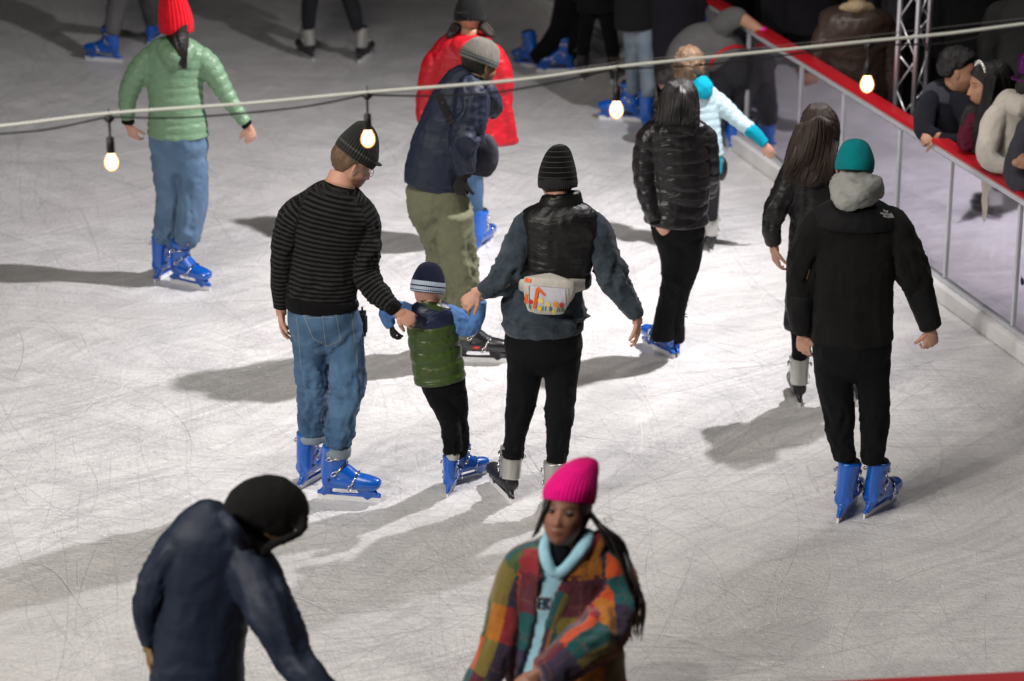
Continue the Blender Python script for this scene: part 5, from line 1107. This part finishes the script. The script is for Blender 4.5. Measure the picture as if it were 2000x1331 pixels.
# ------------------------------------------------------------------ skaters and onlookers at the back
def simple(label, bx, by, torso, arms=(), legs=(), tm='black_puffer', lm='black_trousers', am=None, skin='skin_tan', hips=None, head=None, hair=None, skates=(), tn='coat', ln='trousers', amp=.007, puff=None, vox=.014, hands=(), Y=None, hat=None, tr=.66, group=None):
    p = Person(label, bx, by, skin, Y=Y, vox=vox, group=group); p.sd = int(abs(bx)+abs(by)); tb = []
    t = [p.torso(torso, ratio=tr)]+[p.arm(a) for a in arms]; j = p.g(tn, tm, t, amp=amp, puff=puff); tb += t
    if legs:
        l = ([p.T(hips, ratio=.72)] if hips else [])+[p.leg(a, fy) for a, fy in legs]; p.g(ln, lm, l, amp=amp); tb += l
    if head: p.head(*head[0], **head[1])
    if hair: p.hairspline(mat=hair)
    for h in hands: p.hand(*h[0], **h[1])
    for k in skates: p.skate(*k)
    p.inner(tb); p.jacket = j; return p
simple('skater in grey sweatpants and blue skates at the upper left edge', 240, 110, [(256, -250, 0, 24), (256, -228, 0, 46), (256, -140, 0, 42), (256, -60, 0, 42)], [[(212, -210, 0, 18), (205, -150, 0, 16), (210, -90, 0, 12)], [(300, -210, 0, 18), (308, -150, 0, 16), (304, -90, 0, 12)]], [([(236, -50, 25), (228, 10, 20), (218, 68, 16)], 122), ([(276, -50, 25), (290, 0, 20), (296, 42, 16)], 85)], 'grey_hoodie', 'grey_sweats', hips=[(256, -70, 0, 40), (256, -40, 0, 40)], head=((256, -285, 0, 200), {'neck': (256, -240, 0)}), hair='hair_dark', skates=(('blue', 217, 120, 165, 1.0), ('blue', 298, 84, 75, .95))).done()
simple('skater of whom only slim black leggings and silver skates show at top left', 655, 118, [(650, -235, 0, 22), (650, -215, 0, 40), (648, -140, 0, 37), (646, -70, 0, 40)], [[(612, -200, 0, 16), (604, -150, 0, 14), (600, -95, 0, 10)], [(690, -200, 0, 16), (700, -150, 0, 14), (706, -95, 0, 10)]], [([(622, -60, 25), (606, 0, 18), (602, 58, 13)], 115), ([(664, -60, 25), (684, 0, 18), (699, 58, 13)], 122)], 'grey_hoodie', 'charcoal_trousers', hips=[(646, -80, 0, 38), (644, -50, 0, 38)], head=((650, -268, 0, 90), {'neck': (650, -225, 0), 'fem': 1}), hair='hair_dark', skates=(('silver', 603, 114, 118, .95), ('silver', 708, 118, 72, .95))).done()
simple('skater lunging in black trousers with one blue skate trailing behind', 1095, 140, [(1165, -210, 0, 22), (1160, -190, 0, 44), (1145, -110, 0, 42), (1125, -20, 0, 40)], [[(1120, -180, 0, 18), (1100, -110, 0, 15), (1090, -60, 0, 12)]], [([(1112, 0, 30), (1095, 60, 25), (1066, 96, 20), (1042, 116, 15)], 140), ([(1140, 0, 30), (1130, 50, 26), (1115, 90, 22), (1100, 118, 17)], 140)], 'dark_tee', 'black_trousers', hips=[(1125, -30, 0, 38), (1126, 10, 0, 38)], head=((1175, -240, 0, 60), {'neck': (1168, -205, 0)}), hair='hair_dark', skates=(('blue', 1038, 132, 128, 1.0, -8), ('blue', 1102, 142, 175, 1.0))).done()
simple('slim figure in black tights and dark skates, legs apart', 1172, 160, [(1166, -140, 0, 20), (1166, -122, 0, 40), (1166, -60, 0, 38), (1168, 22, 0, 42)], [[(1130, -110, 0, 16), (1122, -50, 0, 14), (1126, 0, 11)], [(1200, -110, 0, 16), (1208, -50, 0, 14), (1206, 0, 0, 11)]] if False else [[(1130, -110, 0, 16), (1122, -50, 0, 14), (1126, 0, 0, 11)]], [([(1152, 15, 19), (1144, 60, 15), (1138, 108, 12)], 156), ([(1182, 15, 19), (1192, 70, 16), (1197, 112, 13)], 160)], 'dark_hood', 'black_trousers', head=((1166, -175, 0, 95), {'neck': (1166, -130, 0)}), hair='hair_dark', skates=(('black', 1138, 152, 85, .95), ('black', 1198, 156, 80, .95)), tn='jacket').done()
simple('skater in washed light jeans and big blue skates beside the long dark coat', 1245, 252, [(1238, -170, 0, 24), (1238, -145, 0, 42), (1238, -60, 0, 38), (1240, 56, 0, 40)], [], [([(1234, 45, 19), (1236, 110, 17), (1238, 180, 16)], 240), ([(1258, 45, 19), (1262, 120, 17), (1267, 188, 16)], 258)], 'dark_hood', 'washed_denim', head=((1238, -205, 0, 95), {'neck': (1238, -160, 0)}), hair='hair_dark', skates=(('blue', 1230, 236, 170, 1.05), ('blue', 1262, 255, 80, 1.05)), ln='jeans').done()
simple('tall figure in a long dark coat standing behind the black haired woman', 1315, 250, [(1316, -140, 0, 28), (1316, -115, 0, 50), (1316, -40, 0, 54), (1316, 60, 0, 54), (1316, 155, 0, 56)], [[(1272, -95, 0, 20), (1268, -20, 0, 20), (1272, 50, 0, 15)], [(1360, -95, 0, 20), (1364, -20, 0, 20), (1360, 50, 0, 15)]], [([(1300, 140, 22), (1300, 195, 17)], 250), ([(1334, 140, 22), (1334, 195, 17)], 250)], 'long_coat', head=((1316, -180, 0, 90), {'neck': (1316, -130, 0)}), hair='hair_dark', skates=(('black', 1300, 250, 85, 1.0), ('black', 1334, 250, 85, 1.0))).done()
def rail_off(px, p): return rail_Y(px)-p.Y
# bending man at the rail
p = Person('man in grey T-shirt bent over the rail with a pink wristband', 1390, 298, 'skin_tan', vox=.012); p.sd = 211
tor = p.torso([(1428, 112, .02, 40, .9), (1405, 96, .0, 46, .9), (1372, 92, -.02, 46, .9), (1345, 108, -.05, 42, .9), (1326, 132, -.08, 32, .9)]); ro = rail_Y(1492)-p.Y; ra = p.T([(1392, 70, .05, 24), (1415, 46, ro*.3, 22), (1436, 34, ro*.5, 19), (1452, 38, ro*.6, 15)])
sh = p.g('t_shirt', 'grey_shirt', [tor, ra], amp=.009, fs=8)
hp = p.T([(1418, 112, -.0, 43, .9), (1435, 132, 0, 46, .9), (1436, 160, 0, 40, .8)]); ll = p.leg([(1418, 140, 32), (1400, 195, 24), (1386, 250, 18)], 298); rl = p.leg([(1448, 140, 28), (1450, 185, 22), (1432, 240, 17)], 290)
pt_ = p.g('trousers', 'charcoal_trousers', [hp, ll, rl], amp=.009); 
decal('hem_trim', line_poly([(1386, 128), (1397, 110), (1414, 97), (1434, 90), (1452, 94)], 6), sh, p.b, MATS['red_trim'], sh, .006)
arm = p.T([(1446, 34, ro*.55, 13), (1470, 50, ro*.8, 11), (1490, 64, ro, 8)]); p.addbody(arm.V, arm.F); p.head(1312, 158, -.10, 200, -50, neck=(1330, 130, -.06)); p.hairspline(mat='hair_dark')
m = MB(); a, b_ = p.pt(1486, 61, ro*.96)-p.b, p.pt(1492, 66, ro)-p.b; m.tube([a, b_], .037, 14); m.build('wristband', MATS['pink_band'], p.root)
p.hand((1493, 67, ro), (.7, -.3, -.35), (.1, -.5, .9), -1, .18, .35); p.skate('blue', 1386, 296, 80, 1.0); p.skate('blue', 1430, 288, 75, 1.0); p.inner([tor, hp, ll, rl]); p.done()
# onlookers behind the barrier
p = simple('onlooker in brown leather jacket with pale fleece collar, seen from behind', 1675, 378, [(1674, 14, 0, 32), (1673, 26, 0, 64), (1672, 44, 0, 72), (1672, 110, 0, 60), (1674, 170, 0, 58), (1674, 214, 0, 60)], [[(1616, 58, 0, 24), (1602, 110, 0, 21), (1600, 165, 0, 18), (1606, 215, 0, 15)], [(1730, 58, 0, 24), (1744, 110, 0, 21), (1746, 165, 0, 18), (1740, 215, 0, 15)]], [([(1657, 222, 28), (1658, 280, 22), (1660, 350, 18)], 385), ([(1693, 222, 28), (1692, 280, 22), (1690, 350, 18)], 385)], MATS['brown_leather'], 'khaki', hips=[(1675, 200, 0, 46), (1675, 232, 0, 46)], head=((1674, -30, .02, 92), {'neck': (1674, 15, 0)}), hair='hair_dark', amp=.014, vox=.011, tn='leather_jacket')
p.g('collar', 'sherpa', [p.T([(1644, 18, -.02, 9), (1674, 12, -.10, 11), (1704, 18, -.02, 9)]), p.T([(1674, 22, 0, 37, .8), (1674, 8, 0, 30, .8)])], amp=.004, parent=p.jacket); p.done()
# kissing couple
p = Person('young man with short black hair in ribbed dark jacket kissing the woman beside him', 1842, 575, 'skin_tan', Y=rail_Y(1838)+.30); p.sd = 223
tor = p.torso([(1858, 168, 0, 24, .8), (1850, 182, 0, 40, .7), (1844, 210, 0, 48, .68), (1840, 250, 0, 46, .7), (1838, 290, 0, 46, .7), (1838, 360, 0, 48, .7), (1838, 420, 0, 48, .7)])
la = p.arm([(1816, 196, -.05, 22), (1806, 230, -.12, 21), (1806, 258, -.20, 18), (1830, 268, -.26, 15)]); ra = p.arm([(1878, 200, -.1, 22), (1893, 240, -.2, 20), (1885, 272, -.26, 16), (1855, 275, -.27, 13), (1833, 268, -.27, 11)])
j = p.g('jacket', 'ribbed_navy', [tor, la, ra], vox=.010, amp=.006); p.g('shoulder_yoke', 'grey_bag', [p.T([(1855, 170, 0, 27, .8), (1848, 183, 0, 44, .7), (1845, 196, 0, 48.5, .7)])], parent=j, amp=.001, vox=.009); p.g('collar', 'ribbed_navy', [p.T([(1858, 174, 0, 25, .9), (1864, 158, .0, 24, .9)])], parent=j, amp=.002)
p.head(1874, 141, -.02, -14, -2, -6, 1.05, .35, neck=(1858, 172, 0, .06)); p.hairspline(((-.12, -.05), (-.04, -.03), (-.015, .01), (.02, .03), (.05, .055), (.09, .068)), 'hair_black', 1.13, .014, 5, 30)
p.hand((1830, 267, -.27), (-1, -.1, -.15), (-.2, -.7, .7), 1, .18, 1.1, (1850, 273, -.27)); ll = p.leg([(1825, 400, 30), (1825, 520, 20)], 600); p.g('jeans', 'charcoal_trousers', [p.T([(1838, 400, 0, 42, .75), (1838, 450, 0, 42, .75)]), p.T([(1822, 440, 0, 24), (1824, 540, 0, 18)]), p.T([(1855, 440, 0, 24), (1854, 540, 0, 18)])], vox=.014); p.inner([tor]); p.done()
p = Person('young woman with long black hair, tiara and burgundy top leaning in for a kiss', 1915, 600, 'skin_light', Y=rail_Y(1910)+.30); p.skin = 'skin_tan'; p.sd = 227
tor = p.torso([(1922, 205, 0, 22, .8), (1918, 222, 0, 34, .7), (1912, 260, 0, 38, .8), (1908, 295, 0, 38, .75), (1908, 340, 0, 38, .75), (1908, 420, 0, 42, .75)])
p.g('top', 'burgundy', [tor, p.T([(1900, 230, -.08, 16), (1888, 262, -.14, 15), (1892, 290, -.16, 13)])], vox=.009, amp=.012, fs=22)
p.head(1925, 166, -.02, 192, -6, 6, 1.0, fem=1, neck=(1922, 212, 0, .052))
p.hairspline(((-.12, -.1), (-.02, -.1), (.02, -.03), (.05, .03), (.09, .075)), 'hair_black', 1.09, .004); p.shrink(.06, .92)
h = p.g('hair', 'hair_black', [p.T([(1938, 128, .0, 20), (1944, 145, .01, 33, .9), (1950, 175, .03, 34, .8), (1952, 210, .04, 27, .7), (1948, 250, .02, 20, .6)]), p.T([(1935, 150, -.09, 14, .5), (1930, 185, -.11, 12, .5), (1922, 220, -.14, 14, .5), (1912, 255, -.17, 13, .4), (1908, 300, -.18, 9, .4)]), p.T([(1912, 205, -.02, 15), (1894, 225, -.06, 16), (1884, 250, -.12, 11)])], vox=.007, amp=0, hair=(7, .006), smooth=3)
m = MB(); m.tube([p.hl((.082*math.cos(a), .022, .045+.082*math.sin(a)))*1-p.b for a in np.linspace(.5, 2.64, 12)], .006, 7); 
for a in np.linspace(.7, 2.44, 9): m.ball(p.hl((.088*math.cos(a), .024, .048+.090*math.sin(a)))-p.b, .009, 8, 6)
m.build('tiara', MATS['tiara'], p.root); p.g('trousers', 'charcoal_trousers', [p.T([(1908, 410, 0, 40, .75), (1908, 460, 0, 40, .75)]), p.T([(1895, 450, 0, 22), (1895, 560, 0, 16)]), p.T([(1922, 450, 0, 22), (1922, 560, 0, 16)])], vox=.014); p.inner([tor], .9)
p.done()
p = Person('onlooker in cream hoodie and glittery purple top hat leaning on the rail', 1985, 650, 'skin_brown', Y=rail_Y(1974)+.30); p.sd = 229
tor = p.torso([(1995, 186, 0, 30, .8), (1988, 205, 0, 46, .7), (1980, 245, 0, 54, .7), (1976, 300, 0, 54, .74), (1974, 350, 0, 54, .74), (1974, 430, 0, 56, .74)]); la = p.arm([(1944, 225, -.05, 24), (1934, 270, -.10, 23), (1928, 305, -.16, 21), (1950, 322, -.20, 17), (1975, 325, -.22, 14)])
j = p.g('hoodie', 'cream_fleece', [tor, la], vox=.009, amp=.008); p.g('hood', 'cream_fleece', [p.T([(1975, 195, -.12, 18), (1990, 208, -.18, 22), (2012, 200, -.12, 18)])], parent=j, amp=.006)
p.head(2014, 178, 0, 60, -8, neck=(1998, 200, 0)); m = MB(); M_ = p.hM; c0 = p.hl((0, -.01, .06))-p.b; U_ = M_@Vector((0, 0, 1)); m.tube([c0, c0+U_*.008], [.118, .118], 28); m.tube([c0+U_*.008, c0+U_*.14], [.082, .09], 28)
b = NB('purple_sequins'); vo = b.n('ShaderNodeTexVoronoi'); vo.inputs['Scale'].default_value = 120; b.l(b.obj(), vo.inputs['Vector']); b.set(Base_Color=b.mix(vo.outputs['Color'], (.02, .01, .2), (.3, .03, .12)), Metallic=.7, Roughness=.3); b.bump(vo.outputs['Distance'], .8, .01)
m.build('top_hat', b.m, p.root); p.hairspline(mat='hair_black'); p.g('trousers', 'charcoal_trousers', [p.T([(1974, 420, 0, 50, .75), (1974, 470, 0, 50, .75)]), p.T([(1955, 460, 0, 26), (1955, 580, 0, 18)]), p.T([(1992, 460, 0, 26), (1992, 580, 0, 18)])], vox=.014); p.inner([tor]); p.done()
p = simple('onlooker in dark grey jacket with folded sleeves at the right edge', 2035, 690, [(2044, 232, 0, 30), (2038, 250, 0, 50), (2030, 290, 0, 54), (2028, 350, 0, 54), (2028, 440, 0, 54)], [[(1998, 275, -.05, 24), (1984, 318, -.10, 22), (1982, 350, -.16, 20), (2010, 362, -.20, 17)]], [([(2012, 440, 26), (2012, 560, 20)], 690), ([(2045, 440, 26), (2045, 560, 20)], 690)], 'grey_bag', 'charcoal_trousers', head=((2046, 192, 0, 100), {'neck': (2044, 240, 0)}), hair='hair_black', Y=rail_Y(2025)+.32, tn='jacket', vox=.011, hands=(((((1982, 318, -.24)), (.9, -.1, .0), (0, -.9, .3), 1, .17, .5), {}),)); p.done()
BACK = (
 ('onlooker in faded blue jeans with back turned, behind the kissing couple', 1898, 345, 'dark_hood', 'pale_denim', 1.0), ('onlooker in dark grey hoodie at the far right behind the couple', 2005, 420, 'grey_hoodie', 'charcoal_trousers', 1.0),
 ('onlooker in black coat directly left of the leather jacket', 1592, 290, 'long_coat', 'black_trousers', 1.0), ('onlooker in dark clothes leaning near the bent man at the rail', 1535, 205, 'dark_hood', 'charcoal_trousers', .98),
 ('onlooker in near black parka standing right of the leather jacket, partly behind the truss', 1775, 300, 'black_puffer', 'charcoal_trousers', 1.0), ('onlooker in dark olive jacket in the shadows at the top', 1660, 235, 'dark_olive', 'black_trousers', 1.0),
 ('onlooker in dark coat at the top centre behind the far rail', 1480, 150, 'long_coat', 'black_trousers', 1.0))
cloth('dark_olive', (.02, .022, .012))
for lb, x, y, tm, lm, sc in BACK:
    s_ = FPX/depth(ground(x, y)); k = s_*.934
    Yp = lambda h: y-h*k; w_ = s_
    q = simple(lb, x, y, [(x, Yp(1.5), 0, .09*w_), (x, Yp(1.44), 0, .17*w_), (x, Yp(1.35), 0, .215*w_), (x, Yp(1.1), 0, .19*w_), (x, Yp(.86), 0, .20*w_)], [[(x-.2*w_, Yp(1.38), 0, .075*w_), (x-.25*w_, Yp(1.1), 0, .065*w_), (x-.22*w_, Yp(.85), 0, .05*w_)], [(x+.2*w_, Yp(1.38), 0, .075*w_), (x+.25*w_, Yp(1.1), 0, .065*w_), (x+.22*w_, Yp(.85), 0, .05*w_)]],
        [([(x-.09*w_, Yp(.85), .1*w_), (x-.1*w_, Yp(.5), .07*w_), (x-.1*w_, Yp(.06), .05*w_)], y), ([(x+.09*w_, Yp(.85), .1*w_), (x+.1*w_, Yp(.5), .07*w_), (x+.1*w_, Yp(.06), .05*w_)], y)], tm, lm, hips=[(x, Yp(.95), 0, .17*w_), (x, Yp(.8), 0, .17*w_)], head=((x, Yp(1.66), 0, 70+random.uniform(-40, 60)), {'neck': (x, Yp(1.48), 0)}), hair='hair_dark', group=None)
    m = MB()
    for sx in (-1, 1): m.ball((sx*.1, .05, .045), (.045, .13, .05), 12, 8)
    m.build('shoe', MATS['black_gear'], q.root); q.done()
# loose snow scraped up by the blades
m = MB(); rs = np.random.default_rng(4)
for i in range(5200):
    Yv = rs.uniform(9.0, 17.5)**1.0; Xv = rs.uniform(-.2*Yv, .2*Yv); r_ = abs(rs.normal(0, .0022))+.0012
    if (Vector((Xv, Yv, 0))-BA).dot(NB_) > -.05: continue
    if vnoise(np.array([[Xv*1.3, Yv*1.3, 0.5]]))[0] < .38 and rs.random() < .8: continue
    h = r_*rs.uniform(.5, .9); v = [(Xv+r_*math.cos(a)*rs.uniform(.6, 1.2), Yv+r_*math.sin(a)*rs.uniform(.6, 1.2), .0003) for a in (0, 1.26, 2.5, 3.77, 5.03)]+[(Xv, Yv, h)]
    m.add(v, [(0,1,5), (1,2,5), (2,3,5), (3,4,5), (4,0,5)])
o = m.build('ice_shavings', plain('snow_crumbs', (.8, .8, .82), .7), None, False); tag(o, kind='stuff')
# skate tracks: shallow cuts and the thin ridges of snow beside them, lying on the ice
def tracks(name, n, mat, wmin, wmax, z, seed, lo=.25, hi=2.2):
    rs = np.random.default_rng(seed); m = MB()
    for i in range(n):
        Yv = rs.uniform(8.8, 24); Xv = rs.uniform(-.21*Yv, .21*Yv); L = rs.uniform(lo, hi)**1.3; a = rs.choice([rs.normal(2.2, .55), rs.uniform(0, 6.28)]); k = rs.normal(0, .55); dk = rs.normal(0, .25); w = rs.uniform(wmin, wmax)*min(1.6, Yv/12)
        N_ = max(5, int(L/.07)); p = np.array([Xv, Yv]); V = []; ok = True
        for j in range(N_+1):
            t = j/N_; ww = w*math.sin(math.pi*min(1, max(.02, t)))**.5/2; nx, ny = -math.sin(a), math.cos(a)
            if (Vector((p[0], p[1], 0))-BA).dot(NB_) > -.03: ok = False; break
            V += [(p[0]+nx*ww, p[1]+ny*ww, 0), (p[0]-nx*ww, p[1]-ny*ww, 0)]
            a += k*L/N_+dk*t*L/N_; p = p+np.array([math.cos(a), math.sin(a)])*L/N_
        if not ok: continue
        zz = z+rs.uniform(0, .0012); V = [(x, y, zz) for x, y, _ in V]; m.add(V, [(2*j, 2*j+1, 2*j+3, 2*j+2) for j in range(len(V)//2-1)])
    o = m.build(name, mat, None, False); tag(o, kind='stuff'); return o
tracks('skate_cuts', 2200, plain('cut_ice', (.50, .51, .52), .4, var=.2), .0009, .0022, .0004, 3)
tracks('snow_ridges', 1800, plain('cut_snow', (.80, .80, .81), .8, var=.05), .0009, .0026, .0018, 8, .1, 1.6)
